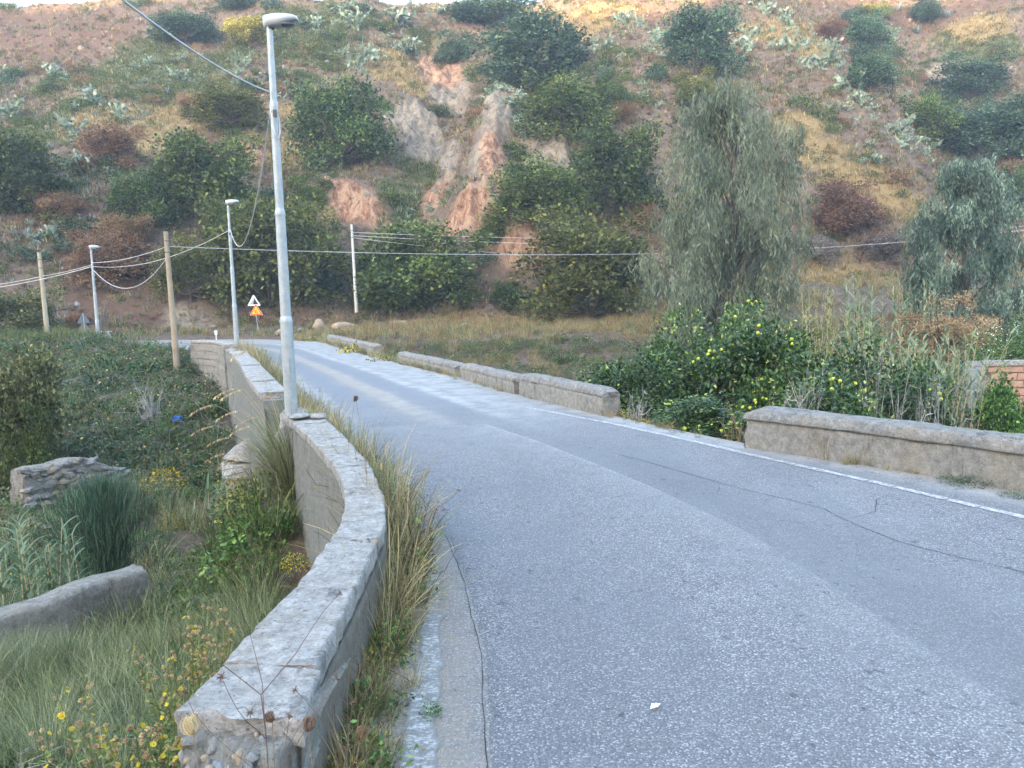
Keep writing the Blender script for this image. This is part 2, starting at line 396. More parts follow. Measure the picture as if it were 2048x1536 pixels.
BLOBS = {
 'pink': [(690, 405, 75, 38), (640, 395, 40, 30), (930, 430, 95, 45), (1010, 460, 60, 40), (1060, 470, 45, 34), (880, 140, 45, 50), (985, 340, 28, 60), (870, 400, 30, 25), (1040, 500, 60, 14), (1420, 390, 22, 22), (500, 300, 30, 20), (1120, 250, 22, 30)],
 'grey': [(1090, 295, 50, 55), (995, 240, 30, 55), (975, 320, 36, 60), (830, 240, 55, 32), (900, 330, 24, 40), (1895, 140, 40, 28), (900, 190, 40, 40), (390, 640, 50, 22), (850, 290, 40, 30)],
 'green': [(300, 150, 170, 22), (330, 190, 120, 20), (800, 390, 60, 45), (760, 430, 60, 30), (850, 330, 50, 30), (600, 50, 120, 50), (640, 110, 90, 40), (450, 130, 60, 30), (860, 90, 50, 40), (700, 30, 80, 25), (1640, 250, 60, 18), (1750, 320, 50, 22), (300, 110, 80, 30), (100, 250, 90, 40), (1950, 100, 80, 60)],
 'dry': [(1560, 65, 75, 26), (1630, 95, 60, 20), (1590, 265, 50, 26), (1640, 305, 60, 30), (1710, 345, 70, 36), (1790, 395, 75, 40), (1850, 430, 60, 34), (1400, 120, 60, 30), (1180, 60, 80, 26), (1960, 60, 70, 30), (1700, 545, 120, 24), (1200, 12, 130, 14), (560, 270, 90, 60), (250, 250, 130, 60), (780, 130, 60, 40), (830, 175, 40, 24), (1000, 650, 320, 14), (1240, 655, 70, 12)],
 'red': [(130, 80, 190, 50), (60, 60, 130, 50), (1640, 16, 150, 16), (1850, 30, 200, 30), (300, 300, 140, 60), (170, 470, 120, 50), (1300, 30, 160, 30), (450, 220, 90, 40), (250, 560, 160, 50), (1250, 330, 60, 40), (230, 620, 120, 30), (700, 705, 40, 20), (830, 700, 110, 16), (1000, 710, 120, 14)],
}
_bw = {}
for k, L in BLOBS.items():
    r = []
    for px, py, rx, ry in L:
        p = hit(px, py, False); q = hit(px, max(py-ry, 12), False); s = hit(px, py+ry, False)
        r.append((p[0], (q[1]+s[1])/2, max(rx*p[1]/F, .5), max(abs(q[1]-s[1])/2, .8)))
    _bw[k] = r
def mask(k, x, y):
    x = np.asarray(x, float); y = np.asarray(y, float); m = np.zeros_like(x); w = 0.45*fbm(x/2.3, y/2.3, hash(k) % 7 if False else len(k), 3)
    for cx, cy, rx, ry in BW[k]:
        m = np.maximum(m, smooth(1.25, 0.65, np.hypot((x-cx)/rx, (y-cy)/ry)+w))
    return m

BW.update(_bw)
# ------------------------------------------------------------------ terrain sheet, split at the foot of the hill
def build_terrain():
    xs = np.r_[np.arange(-700, -80, 30), np.arange(-80, -24, .5), np.arange(-24, 9, .2), np.arange(9, 100, .5), np.arange(100, 730, 30)]
    ys = np.r_[np.arange(-420, -30, 12), np.arange(-30, -4, 1.0), np.arange(-4, 61, .5), np.arange(61, 92, .2), np.arange(92, 150, .5), np.arange(150, 620, 30)]
    X, Y = np.meshgrid(xs, ys); Z = height(X, Y)
    nx, ny = len(xs), len(ys)
    V = np.stack([X, Y, Z], -1).reshape(-1, 3)
    att = {k: mask(k, X.ravel(), Y.ravel()) for k in BW}
    i = np.arange(ny-1)[:, None]*nx; j = np.arange(nx-1)[None, :]
    Q = np.stack([i+j, i+j+1, i+nx+j+1, i+nx+j], -1).reshape(-1, 4)
    cx = V[Q].mean(1)
    zone = np.where(cx[:, 1] > YF(cx[:, 0]), 0, np.where(cx[:, 1] < -60, 2, 1))
    n = NT('hill_earth'); v = n.geo()
    a = n.noise(v, .35, 6); b = n.noise(v, 2.2, 6, .7); c = n.noise(v, 9, 4, .7); w = n.geo((1, 1, .28)); cr = n.math('ADD', n.math('MULTIPLY', n.noise(w, 1.5, 8, .75, .8), .75), n.math('MULTIPLY', n.noise(v, 4.5, 6, .8), .25))
    base = n.mix(n.mr(b, .35, .65), n.ramp(a, [(.3, (.080, .057, .044)), (.7, (.128, .094, .074))]), (.165, .128, .100))
    base = n.mix(n.mr(c, .55, .75), base, (.045, .047, .028))
    green = n.ramp(b, [(.3, (.035, .05, .02)), (.7, (.09, .10, .045))])
    dry = n.ramp(b, [(.3, (.15, .11, .052)), (.7, (.27, .205, .105))])
    red = n.ramp(b, [(.3, (.078, .050, .038)), (.7, (.15, .098, .073))])
    pink = n.ramp(cr, [(.36, (.04, .024, .018)), (.46, (.20, .105, .066)), (.56, (.36, .245, .17)), (.66, (.21, .165, .13))])  # dark low stops paint crevice shade into the rock colour
    grey = n.ramp(cr, [(.36, (.045, .038, .03)), (.46, (.15, .125, .098)), (.56, (.27, .232, .185)), (.68, (.17, .15, .125))])  # crevice shade painted into the grey rock likewise
    col = n.mix(n.attr('red'), base, red); col = n.mix(n.math('MULTIPLY', n.attr('green'), .85), col, green); col = n.mix(n.attr('dry'), col, dry)
    col = n.mix(n.attr('grey'), col, grey); col = n.mix(n.attr('pink'), col, pink)
    nb = n.bump(cr, .8, .35); nb = n.bump(c, .5, .08, nb)
    mat = n.done(col, .95, nb, .1)
    for z, nm in enumerate(('hillside', 'valley_ground', 'opposite_shading_hill')):
        q = Q[zone == z]; u, inv = np.unique(q, return_inverse=True)
        mb = MB(); mb.add(V[u], inv.reshape(-1, 4))
        o = mb.build(nm, mat, smooth_=True, attrs={k: av[u] for k, av in att.items()}); tag(o, kind='structure')
build_terrain()

# ------------------------------------------------------------------ road
LEDGE = np.array([(-.05, .5), (-.1, 2), (-.16, 3.34), (-.22, 4.54), (-.34, 5.35), (-.58, 6.61), (-.96, 7.98), (-1.75, 10), (-2.75, 12.6), (-3.6, 15)])
SEAM = np.array([(3.9, .0), (3.1, 2.2), (2.56, 3.69), (2.36, 5.26), (2.12, 6.75), (1.55, 8.6), (.54, 11.16), (-.5, 13.4), (-1.1, 15)])
RLINE = np.array([(8.2, .8), (6.6, 3.6), (4.75, 7.0), (3.88, 8.72), (2.72, 11.06), (1.7, 12.9), (.53, 14.76), (.2, 15.3)])
def asphalt(name, dark=0.0, dusty=True):
    n = NT(name); v = n.geo()
    cell = n.voro(v, 92, 'F1', 'Color'); sep = n.N.new('ShaderNodeSeparateColor'); n.L.new(cell, sep.inputs[0])
    dist = n.voro(v, 92, 'F1', 'Distance')
    big = n.noise(v, .55, 5, .6); mid = n.noise(v, 3.5, 5, .65); fine = n.noise(v, 40, 3, .7)
    st = n.ramp(sep.outputs[0], [(0, (.072, .068, .072)), (.5, (.140, .133, .137)), (.8, (.225, .217, .22)), (.95, (.42, .41, .41))])
    st = n.mix(n.mr(dist, .45, .75), st, (.04, .042, .048))
    st = n.mix(.32, st, n.ramp(mid, [(.3, (.125, .128, .138)), (.7, (.19, .194, .203))]))
    st = n.mix(n.mr(big, .35, .7, 0, .35), st, (.105, .111, .125) if dark else (.20, .203, .212))
    st = n.mix(n.math('MULTIPLY', n.attr('dark'), .42), st, (.082, .086, .096))
    band = n.noise(n.geo((1.1, .16, 1)), 1.0, 4, .6); st = n.mix(n.mr(band, .42, .66, 0, .35), st, (.10, .104, .115))
    oil = n.mr(n.noise(v, 13, 4, .7), .60, .68); st = n.mix(n.math('MULTIPLY', oil, n.mr(n.noise(v, .8, 2), .42, .56)), st, (.050, .050, .053))
    spots = n.mr(n.noise(v, 6, 3, .5), .66, .74)
    st = n.mix(n.math('MULTIPLY', spots, .55), st, (.035, .035, .04))
    tr = n.attr('track'); st = n.mix(n.math('MULTIPLY', tr, .75), st, n.ramp(fine, [(.3, (.12, .128, .15)), (.7, (.175, .184, .21))]))
    dn = n.math('MULTIPLY', n.attr('dust'), n.mr(n.math('ADD', n.math('MULTIPLY', n.noise(v, 2.2, 5, .7), .6), n.math('MULTIPLY', n.noise(v, 30, 4, .8), .4)), .32, .60))
    st = n.mix(dn, st, n.ramp(fine, [(.25, (.24, .237, .228)), (.75, (.40, .395, .385))]))
    sn = n.math('MULTIPLY', n.attr('soil'), n.mr(n.noise(v, 8, 6, .75), .2, .6))
    st = n.mix(sn, st, n.ramp(fine, [(.2, (.13, .10, .075)), (.8, (.33, .28, .22))]))
    nb = n.bump(n.math('SUBTRACT', 1.0, dist), .55, .008); nb = n.bump(fine, .35, .012, nb)
    return n.done(st, .78, nb, .35)
M_ROAD = asphalt('worn_asphalt'); M_PATCH = asphalt('newer_asphalt', 1)
def road_z(x, y): return .018*fbm(np.asarray(x)/2.2, np.asarray(y)/2.2, 1, 2)
def road_attrs(x, y, t):
    far = smooth(11, 19, y)
    wob = .025*fbm(y/3.0, x*0, 2, 2)
    tt = t+wob
    g = lambda c, w: np.exp(-((tt-c)/w)**2)
    c1 = np.interp(y, [8, 14, 24, 36, 45], [.30, .31, .32, .30, .3]); c2 = np.interp(y, [8, 14, 24, 36, 45], [.60, .57, .55, .55, .5])
    track = np.clip(g(c1, .085)+g(c2, .075), 0, 1)*far
    edge = np.clip(g(c1-.12, .03)+g(c1+.12, .03)+g(c2-.10, .028)+g(c2+.11, .03), 0, 1)*far
    dust = np.clip(edge*.95+smooth(.62, .78, tt)*smooth(12, 16, y)*.55*smooth(60, 40, y)+smooth(.9, .97, tt)*smooth(2, 6, y)*.8+far*.25, 0, 1)*(1-.9*track)
    soil = np.clip(g(.43, .07)*far*.95+smooth(.13, .02, t)*.95+smooth(.20, .08, t)*far*.9+smooth(.95, .995, t)*.7+smooth(42, 47, y)*smooth(.7, .95, t)*.9, 0, 1)*(1-.85*track)
    sx = np.interp(y, SEAM[:, 1], SEAM[:, 0]); dark = np.exp(-((x-sx-.35)/.75)**2)*(x > sx-.6)*smooth(14, 10, y)
    return {'track': track, 'dust': dust, 'soil': soil, 'dark': dark}
def build_road():
    K = 72; t = np.linspace(0, 1, K)
    A = ROAD[:, None, :2]; B = ROAD[:, None, 2:]
    XY = A+(B-A)*t[None, :, None]; x, y = XY[..., 0].ravel(), XY[..., 1].ravel()
    V = np.stack([x, y, road_z(x, y)], 1); M = len(ROAD)
    i = np.arange(M-1)[:, None]*K; j = np.arange(K-1)[None, :]
    mb = MB(); mb.add(V, np.stack([i+j, i+j+1, i+K+j+1, i+K+j], -1).reshape(-1, 4))
    o = mb.build('road', M_ROAD, smooth_=True, attrs=road_attrs(x, y, np.tile(t, M))); tag(o, kind='structure')
    # newer strip of asphalt laid over the old surface, ragged along its left edge
    yy = np.arange(.5, 14.6, .06); K = 60; t = np.linspace(0, 1, K)
    lx = np.interp(yy, LEDGE[:, 1], LEDGE[:, 0])+.022*fbm(yy*3.1, 0*yy, 1, 4); rx = np.interp(yy, SEAM[:, 1], SEAM[:, 0])+.02*fbm(yy*1.3, 0*yy, 7, 3)
    X = lx[:, None]+(rx-lx)[:, None]*t; Y = np.repeat(yy[:, None], K, 1)
    e = np.minimum(t, 1-t)[None, :]*(rx-lx)[:, None]
    Z = road_z(X, Y)+.013*smooth(0, .03, e)*smooth(14.4, 11.5, Y)-.006*smooth(.025, 0, e)-.012*smooth(12.6, 14.4, Y)
    M = len(yy); i = np.arange(M-1)[:, None]*K; j = np.arange(K-1)[None, :]
    fr = np.array([np.interp(1, [0, 1], [0, 1])])
    att = {'track': np.zeros(M*K), 'dust': (.22*smooth(9, 13, Y)+.45*np.exp(-((rx[:, None]-X)/.07)**2)*smooth(6, 10, Y)+.16*np.exp(-((rx[:, None]-X)/.6)**2)).ravel(), 'soil': np.zeros(M*K), 'dark': .35*np.exp(-((t[None, :]-.45)/.2)**2).repeat(M, 0).ravel()*0+(.5*np.exp(-((X+.2*Y-1.3)/.5)**2)*smooth(9, 5, Y)).ravel()}
    mb = MB(); mb.add(np.stack([X, Y, Z], -1).reshape(-1, 3), np.stack([i+j, i+j+1, i+K+j+1, i+K+j], -1).reshape(-1, 4))
    tag(mb.build('road_overlay', M_PATCH, smooth_=True, attrs=att), kind='structure')
    # cracks: narrow open seams; last strip is the overlay edge's shadow painted dark
    n = NT('crack_and_shade_dark'); n.done((.022, .022, .026), .95, None, .1)
    for pts, w in ((np.array([(4.4, 4.6), (3.83, 5.61), (3.28, 6.37), (3.16, 6.8), (3.11, 7.06), (3.08, 7.45), (2.9, 7.8), (2.73, 8.03), (2.36, 8.63), (1.9, 9.5), (1.3, 10.6)]), .003), (np.array([(3.11, 7.06), (3.5, 7.3), (3.75, 7.75), (4.2, 7.9)]), .0022), (np.array([(2.36, 8.63), (2.2, 8.2), (1.95, 8.0)]), .002), (np.array([(-1.9, 12.2), (-.6, 13.0), (.4, 14.1)]), .0025), (np.array([(3.9, 4.2), (4.3, 5.2), (5.0, 5.6)]), .002), (np.stack([np.interp(np.arange(1, 9.5, .25), LEDGE[:, 1], LEDGE[:, 0])-.004, np.arange(1, 9.5, .25)], 1), .0016)):
        s = np.r_[0, np.cumsum(np.linalg.norm(np.diff(pts, axis=0), axis=1))]; u = np.arange(0, s[-1], .025)
        x = np.interp(u, s, pts[:, 0])+.03*fbm(u*3, 0*u, 3, 4); y = np.interp(u, s, pts[:, 1])+.03*fbm(u*3, 0*u, 9, 4)
        T = unit(np.stack([np.gradient(x), np.gradient(y)], 1)); N = np.stack([-T[:, 1], T[:, 0]], 1)
        ww = w*(.55+.9*np.clip(fbm(u*5, 0*u, 5, 3)+.5, 0, 1.2))[:, None]*smooth(0, .3, u)[:, None]*smooth(u[-1], u[-1]-.6, u)[:, None]+.0004
        P = np.stack([x, y], 1); z = road_z(x, y)[:, None]+.005
        
        V = np.concatenate([np.c_[P-N*ww, z], np.c_[P+N*ww, z]]); m = len(x); i = np.arange(m-1)
        mb = MB(); mb.add(V, np.stack([i, i+1, m+i+1, m+i], 1)); tag(mb.build('road_crack_and_edge_shade', n.m), kind='structure')
    # right edge line: short worn dashes of white paint almost touching
    n = NT('road_paint'); v = n.geo(); wear = n.mr(n.noise(v, 24, 6, .8), .40, .60); w2 = n.mr(n.noise(v, 3, 3), .25, .5, .35, 1)
    col = n.mix(n.math('MULTIPLY', wear, w2), (.17, .17, .18), n.ramp(n.noise(v, 60, 2), [(.3, (.36, .36, .36)), (.7, (.52, .52, .52))]))
    n.done(col, .7, n.bump(n.noise(v, 45, 3), .4, .006), .3)
    s = np.r_[0, np.cumsum(np.linalg.norm(np.diff(RLINE, axis=0), axis=1))]; u = 0.0; mb = MB(); r = np.random.default_rng(3)
    while u < s[-1]-.3:
        L = r.uniform(.30, .36); a = np.linspace(u, u+L-(r.uniform(.008, .035) if r.random() < .7 else 0), 5)
        x, y = np.interp(a, s, RLINE[:, 0]), np.interp(a, s, RLINE[:, 1]); T = unit(np.stack([np.gradient(x), np.gradient(y)], 1)); N = np.stack([-T[:, 1], T[:, 0]], 1)
        w = .052+r.normal(0, .006, (5, 1)); off = r.normal(0, .006); P = np.stack([x, y], 1)+N*off
        V = np.concatenate([np.c_[P-N*w, road_z(x, y)+.005], np.c_[P+N*w, road_z(x, y)+.005]]); i = np.arange(4)
        mb.add(V, np.stack([i, i+1, 5+i+1, 5+i], 1)); u += L
    tag(mb.build('road_marking', n.m), kind='structure')
    # left edge line: broad, flaking, transversely ribbed
    n2 = NT('flaking_paint'); v = n2.geo(); vr = n2.geo((9, 21, 9)); wear = n2.mr(n2.math('ADD', n2.math('MULTIPLY', n2.noise(vr, 1.0, 6, .75, .9), .6), n2.math('MULTIPLY', n2.noise(v, 55, 4, .8), .4)), .46, .60); edge = n2.attr('tint')
    wear = n2.math('MULTIPLY', wear, n2.mr(edge, .10, .75))
    col = n2.mix(wear, (.16, .155, .15), n2.ramp(n2.noise(v, 80, 3), [(.3, (.30, .297, .29)), (.7, (.46, .455, .44))]))
    n2.done(col, .8, n2.bump(n2.noise(vr, 1.0, 5, .7, .5), .7, .012), .25)
    pts = np.array([(-.42, .8), (-.44, 2.2), (-.49, 3.35), (-.55, 4.56), (-.62, 5.5), (-.72, 6.3), (-.95, 7.4)])
    yy = np.arange(.8, 7.3, .012); cx = np.interp(yy, pts[:, 1], pts[:, 0]); K = 9; o = np.linspace(-1, 1, K)
    w = np.interp(yy, [0, 4, 5.5, 7.3], [.085, .08, .06, .03])
    X = cx[:, None]+w[:, None]*o*(1+.5*fbm(yy*11, 0*yy, 4, 4))[:, None]+.022*fbm(yy*6, 0*yy, 1, 4)[:, None]; Y = np.repeat(yy[:, None], K, 1); M = len(yy); i = np.arange(M-1)[:, None]*K; j = np.arange(K-1)
    mb = MB(); mb.add(np.stack([X, Y, road_z(X, Y)+.005], -1).reshape(-1, 3), np.stack([i+j, i+j+1, i+K+j+1, i+K+j], -1).reshape(-1, 4), (1-np.abs(np.tile(o, M))**2+.12).clip(0, 1))
    tag(mb.build('road_marking', n2.m), kind='structure')
    # bridge deck below the surface
    dk = plain('deck_concrete', (.24, .225, .20), .9, .2, 0, .3, 2)
    R = ROAD[::6]; T = (R[:, 2:]-R[:, :2])/np.linalg.norm(R[:, 2:]-R[:, :2], axis=1, keepdims=True)
    R = R[(R[:, 1] > 2) & (R[:, 1] < 38)]; T = unit(R[:, 2:]-R[:, :2]); a = R[:, :2]-T*.02; b = R[:, 2:]+T*.02; m = len(R)
    V = np.concatenate([np.c_[a, np.full(m, -.04)], np.c_[b, np.full(m, -.04)], np.c_[b, np.full(m, -5.)], np.c_[a, np.full(m, -5.)]]); i = np.arange(m-1)
    mb = MB()
    for s in range(4): mb.add(V, np.stack([s*m+i, s*m+i+1, ((s+1) % 4)*m+i+1, ((s+1) % 4)*m+i], 1))
    mb.add(V, [[0, m, 2*m, 3*m], [m-1, 2*m-1, 3*m-1, 4*m-1]])
    tag(mb.build('bridge_deck', dk), kind='structure')
build_road()

# ------------------------------------------------------------------ air
def build_haze():
    mb = MB(); lo = np.array([-720, -440, -9]); hi = np.array([740, 620, 128]); box(mb, (lo+hi)/2, hi-lo)
    m = bpy.data.materials.new('air'); m.use_nodes = True; t = m.node_tree
    for x in list(t.nodes):
        if x.type == 'BSDF_PRINCIPLED': t.nodes.remove(x)
    pv = t.nodes.new('ShaderNodeVolumePrincipled'); pv.inputs['Color'].default_value = (.70, .82, 1, 1); pv.inputs['Density'].default_value = HAZE_DENSITY; pv.inputs['Anisotropy'].default_value = .2
    t.links.new(pv.outputs[0], next(x for x in t.nodes if x.type == 'OUTPUT_MATERIAL').inputs['Volume'])
    tag(mb.build('haze', m), kind='stuff')
if HAZE_DENSITY > 0: build_haze()
# ------------------------------------------------------------------ concrete
def concrete(name, lo, hi, stain=(.07, .068, .06), agg=0.3, scale=1.0, streak=False, warm=(.26, .22, .17)):
    n = NT(name); v = n.geo(); vs = n.geo((1, 1, .18))
    a = n.noise(v, 2.2*scale, 6, .65); b = n.noise(v, 11*scale, 6, .75); c = n.noise(vs if streak else v, 4*scale, 6, .75, .4); f = n.noise(v, 70, 4, .75)
    cell = n.voro(v, 60*scale, 'F1', 'Color'); sep = n.N.new('ShaderNodeSeparateColor'); n.L.new(cell, sep.inputs[0]); dist = n.voro(v, 60*scale)
    col = n.ramp(b, [(.28, lo), (.72, hi)])
    col = n.mix(n.mr(a, .45, .7, 0, .6), col, warm)
    col = n.mix(n.math('MULTIPLY', n.mr(sep.outputs[1], .6, .9), n.math('MULTIPLY', n.mr(dist, .5, .3), agg)), col, n.ramp(sep.outputs[0], [(0, (.07, .07, .075)), (.5, (.17, .16, .15)), (1, (.30, .29, .28))]))
    col = n.mix(n.mr(c, .52, .72, 0, .8), col, stain)
    col = n.mix(n.mr(f, .58, .72, 0, .5), col, stain)
    lich = n.mr(n.noise(v, 6, 5, .8), .60, .70, 0, .45); col = n.mix(lich, col, (.34, .335, .315))
    crust = n.mr(n.noise(v, 15, 9, .82), .52, .62, 0, .75); col = n.mix(crust, col, hi if not streak else n.ramp(b, [(0, lo), (1, hi)]))
    pit = n.noise(v, 38, 5, .8); col = n.mix(n.mr(pit, .56, .66, 0, .8), col, stain)
    nb = n.bump(b, .7, .04); nb = n.bump(pit, .8, -.018, nb); nb = n.bump(f, .7, .012, nb); nb = n.bump(dist, .25*agg, .01, nb)
    return n.done(col, .92, nb, .2)
M_CAP = concrete('coping_concrete', (.135, .128, .120), (.45, .43, .41), (.062, .058, .056), .35)
M_FACE = concrete('parapet_face', (.105, .094, .078), (.20, .18, .152), (.06, .054, .045), .35, 1, True, (.16, .132, .10))
M_ROUGH = concrete('pebbly_face', (.12, .12, .11), (.25, .245, .225), (.06, .064, .054), .95, 1.0, False, (.15, .155, .125))
M_WALL = concrete('old_wall', (.105, .10, .09), (.34, .32, .29), (.055, .053, .05), .7, 1, True, (.25, .215, .165))
M_WALLCAP = concrete('old_wall_cap', (.075, .074, .072), (.32, .31, .295), (.035, .035, .035), .9)
M_STONE = plain('river_stone', (.20, .195, .19), .8, .3, 0, .35, 3, .4)
M_STONE2 = plain('tan_stone', (.26, .21, .155), .85, .2, 0, .3, 2, .4)
M_STONE3 = plain('blue_grey_stone', (.16, .18, .20), .8, .3, 0, .3, 3, .4)

def loft(mb, rings, tint=.5, m=0, caps=True):
    R = np.asarray(rings, float); M, K, _ = R.shape
    i = np.arange(M-1)[:, None]*K; j = np.arange(K)[None, :]; j2 = (j+1) % K
    mb.add(R.reshape(-1, 3), np.stack([i+j, i+j2, i+K+j2, i+K+j], -1).reshape(-1, 4), tint, m)
    if caps:
        for e, s in ((0, -1), (M-1, 1)):
            c = np.concatenate([R[e], R[e].mean(0, keepdims=True)]); k = np.arange(K)
            mb.add(c, np.stack([k, (k+1) % K, np.full(K, K)], 1)[:, ::s], tint, m)
def profile(pts, step):
    P = np.asarray(pts, float); P = np.concatenate([P, P[:1]]); o = []
    for a, b in zip(P[:-1], P[1:]):
        n = max(1, int(np.ceil(np.linalg.norm((b-a)*np.array([.5, 1]))/step)))
        o.append(a+(b-a)*(np.arange(n)/n)[:, None])
    return np.concatenate(o)
def sect_path(inner, outer, u0, u1, step):
    """paired inner/outer plan lines, parametrised by metres along their middle"""
    I, O = np.asarray(inner, float), np.asarray(outer, float); mid = (I+O)/2
    s = np.r_[0, np.cumsum(np.linalg.norm(np.diff(mid, axis=0), axis=1))]
    u = np.linspace(u0, u1, max(2, int((u1-u0)/step)+1))
    f = lambda A: np.stack([np.interp(u, s, A[:, k]) for k in (0, 1)], 1)
    return u, f(I), f(O), s[-1]
def solid(mb, inner, outer, u0, u1, prof, step=.08, amp=.012, freq=4, seed=0, endamp=.02, m=0, caps=True, skew=None):
    """sweeps a closed (t, z) outline (t=0 inner face, 1 outer face) along a plan path, with weathered unevenness"""
    u, I, O, tot = sect_path(inner, outer, u0, u1, step)
    t, z = prof[:, 0], prof[:, 1]
    P = I[:, None, :]+(O-I)[:, None, :]*t[None, :, None]
    R = np.concatenate([P, np.broadcast_to(z[None, :, None], P.shape[:2]+(1,))], -1)
    x, y, zz = R[..., 0], R[..., 1], R[..., 2]
    dn = unit(np.stack([O-I], 0)[0]); a = fbm(x*freq+seed, y*freq, zz*freq, 4); b = fbm(x*freq, y*freq+seed+40, zz*freq, 4)
    sgn = (t[None, :]-.5)*2
    R[..., :2] += dn[:, None, :]*(a*amp*2)[..., None]
    R[..., 2] += b*amp*1.6*np.where(z > z.min()+.01, 1, 0)
    along = np.stack([-dn[:, 1], dn[:, 0]], 1)
    for e, s in ((0, 1), (-1, -1)):
        R[e, :, :2] += along[e]*(endamp*fbm(x[e]*6+seed, y[e]*6, zz[e]*6, 3)*2)[:, None]
    if skew is not None: R = skew(u, R)
    loft(mb, R, m=m, caps=caps)
    return R
def wall_round(inner, outer):
    def sm(P):
        P = np.asarray(P, float); s = np.r_[0, np.cumsum(np.linalg.norm(np.diff(P, axis=0), axis=1))]; u = np.linspace(0, s[-1], 200)
        Q = np.stack([np.interp(u, s, P[:, k]) for k in (0, 1)], 1); ker = np.ones(13)/13
        E = np.concatenate([Q[0]-(Q[1:7][::-1]-Q[0]), Q, Q[-1]-(Q[-7:-1][::-1]-Q[-1])])
        return np.stack([np.convolve(E[:, k], ker, 'valid') for k in (0, 1)], 1)
    return sm(inner), sm(outer)

# left parapet, near stretch: curving in plan, slabs of coping on a rough wall, broken at the near end
IN1 = [(-.86, 2.78), (-.90, 3.23), (-.91, 4.28), (-.94, 5.41), (-1.06, 6.12), (-1.43, 7.49), (-2.09, 9.28), (-2.75, 10.9)]
OUT1 = [(-1.36, 2.86), (-1.30, 3.3), (-1.22, 4.35), (-1.24, 5.44), (-1.37, 6.25), (-1.70, 7.35), (-2.40, 9.1), (-3.14, 10.75)]
I1, O1 = wall_round(IN1, OUT1)
w1 = empty('parapet_wall', (0, 0, 0), label='curving left parapet of the bridge with cracked coping slabs, broken pebbly end in front', cat='wall')
mb = MB(); tot1 = sect_path(I1, O1, 0, 1, 1)[3]
solid(mb, I1, O1, .02, tot1, profile([(.03, -5), (.03, .435), (.97, .435), (.97, -5)], .11), .07, .012, 3, 1, .05)
body1 = mb.build('wall_body', [M_ROUGH], w1, True)
# inner face skin: formwork-smooth render, a little proud
mb = MB(); solid(mb, I1, O1, .06, tot1-.1, profile([(-.015, -.2), (-.02, .44), (.06, .425), (.06, -.2)], .09), .07, .006, 3, 5, .02)
mb.build('inner_render', M_FACE, w1, True)
def slab(u0, u1, seed, I, O, parent, z0=.437, th=.115, mat=None, k0=0, k1=0, ov=.05, j0=0, j1=1):
    mb = MB(); e = .012
    pr = profile([(-ov, z0+e), (-ov, z0+th-.012), (-ov+.018, z0+th), (1+ov-.018, z0+th), (1+ov, z0+th-.012), (1+ov, z0+e), (1+ov-.02, z0), (-ov+.02, z0)], .028)
    def skew(u, R):
        # slanted, irregular broken ends
        d = unit(R[-1].mean(0)-R[0].mean(0)); t = (np.arange(R.shape[1]))
        tt = pr[:, 0]-.5
        f0 = smooth(.35, 0, u-u[0])[:, None]; f1 = smooth(.35, 0, u[-1]-u)[:, None]
        nz = lambda j: fbm(tt*4+j*9.7, tt*0, 3, 4)*.05
        return R+d*((k0*tt+nz(j0))[None]*f0+(k1*tt+nz(j1))[None]*f1)[..., None]
    solid(mb, I, O, u0, u1, pr, .035, .010, 13, seed, .010, skew=skew)
    o = mb.build('coping_slab', mat or M_CAP, parent, True); rz_ = np.random.default_rng(seed); o.location = (rz_.normal(0, .009), 0, abs(rz_.normal(0, .007))); return o
def u_at(I, O, y):
    mid = (I+O)/2; s = np.r_[0, np.cumsum(np.linalg.norm(np.diff(mid, axis=0), axis=1))]; return float(np.interp(y, mid[:, 1], s))
ju = [0.03]+[u_at(I1, O1, y) for y in (3.28, 5.02, 7.45, 9.3, 10.25)]+[tot1-.02]
gaps = [0, .022, .055, .018, .016, .018, 0]; kk = [0, .02, .05, .0, .0, .0, 0]
for q in range(len(ju)-1):
    slab(ju[q]+gaps[q]/2, ju[q+1]-gaps[q+1]/2, q*7+1, I1, O1, w1, k0=kk[q]-(.10 if q == 2 else 0), k1=kk[q+1], j0=q, j1=q+1)
# broken corner at the second joint: rubble in the notch
r = np.random.default_rng(5)
for q in range(14):
    mb = MB(); p = np.array([-.98+r.uniform(-.07, .05), 5.04+r.normal(0, .05), .535+r.uniform(0, .02)]); sphere(mb, (0, 0, 0), r.uniform(.012, .03, 3), 7, 5, .5, 0, .5, q); o = mb.build('rubble_stone', [M_STONE, M_STONE2, M_STONE3][q % 3], w1, True); o.location = p
# loose flat stones at the lamp gap
for q, (x, y, z, sx, sy, rz) in enumerate([(-2.85, 10.78, .565, .2, .13, .4), (-2.98, 10.62, .60, .16, .12, 1.1), (-2.72, 10.66, .585, .12, .10, .2)]):
    mb = MB(); sphere(mb, (0, 0, 0), (sx, sy, .045), 12, 8, .5, 0, .5, q+30); o = mb.build('loose_slab', M_CAP, w1, True); o.location = (x, y, z); o.rotation_euler = (0, 0, rz)
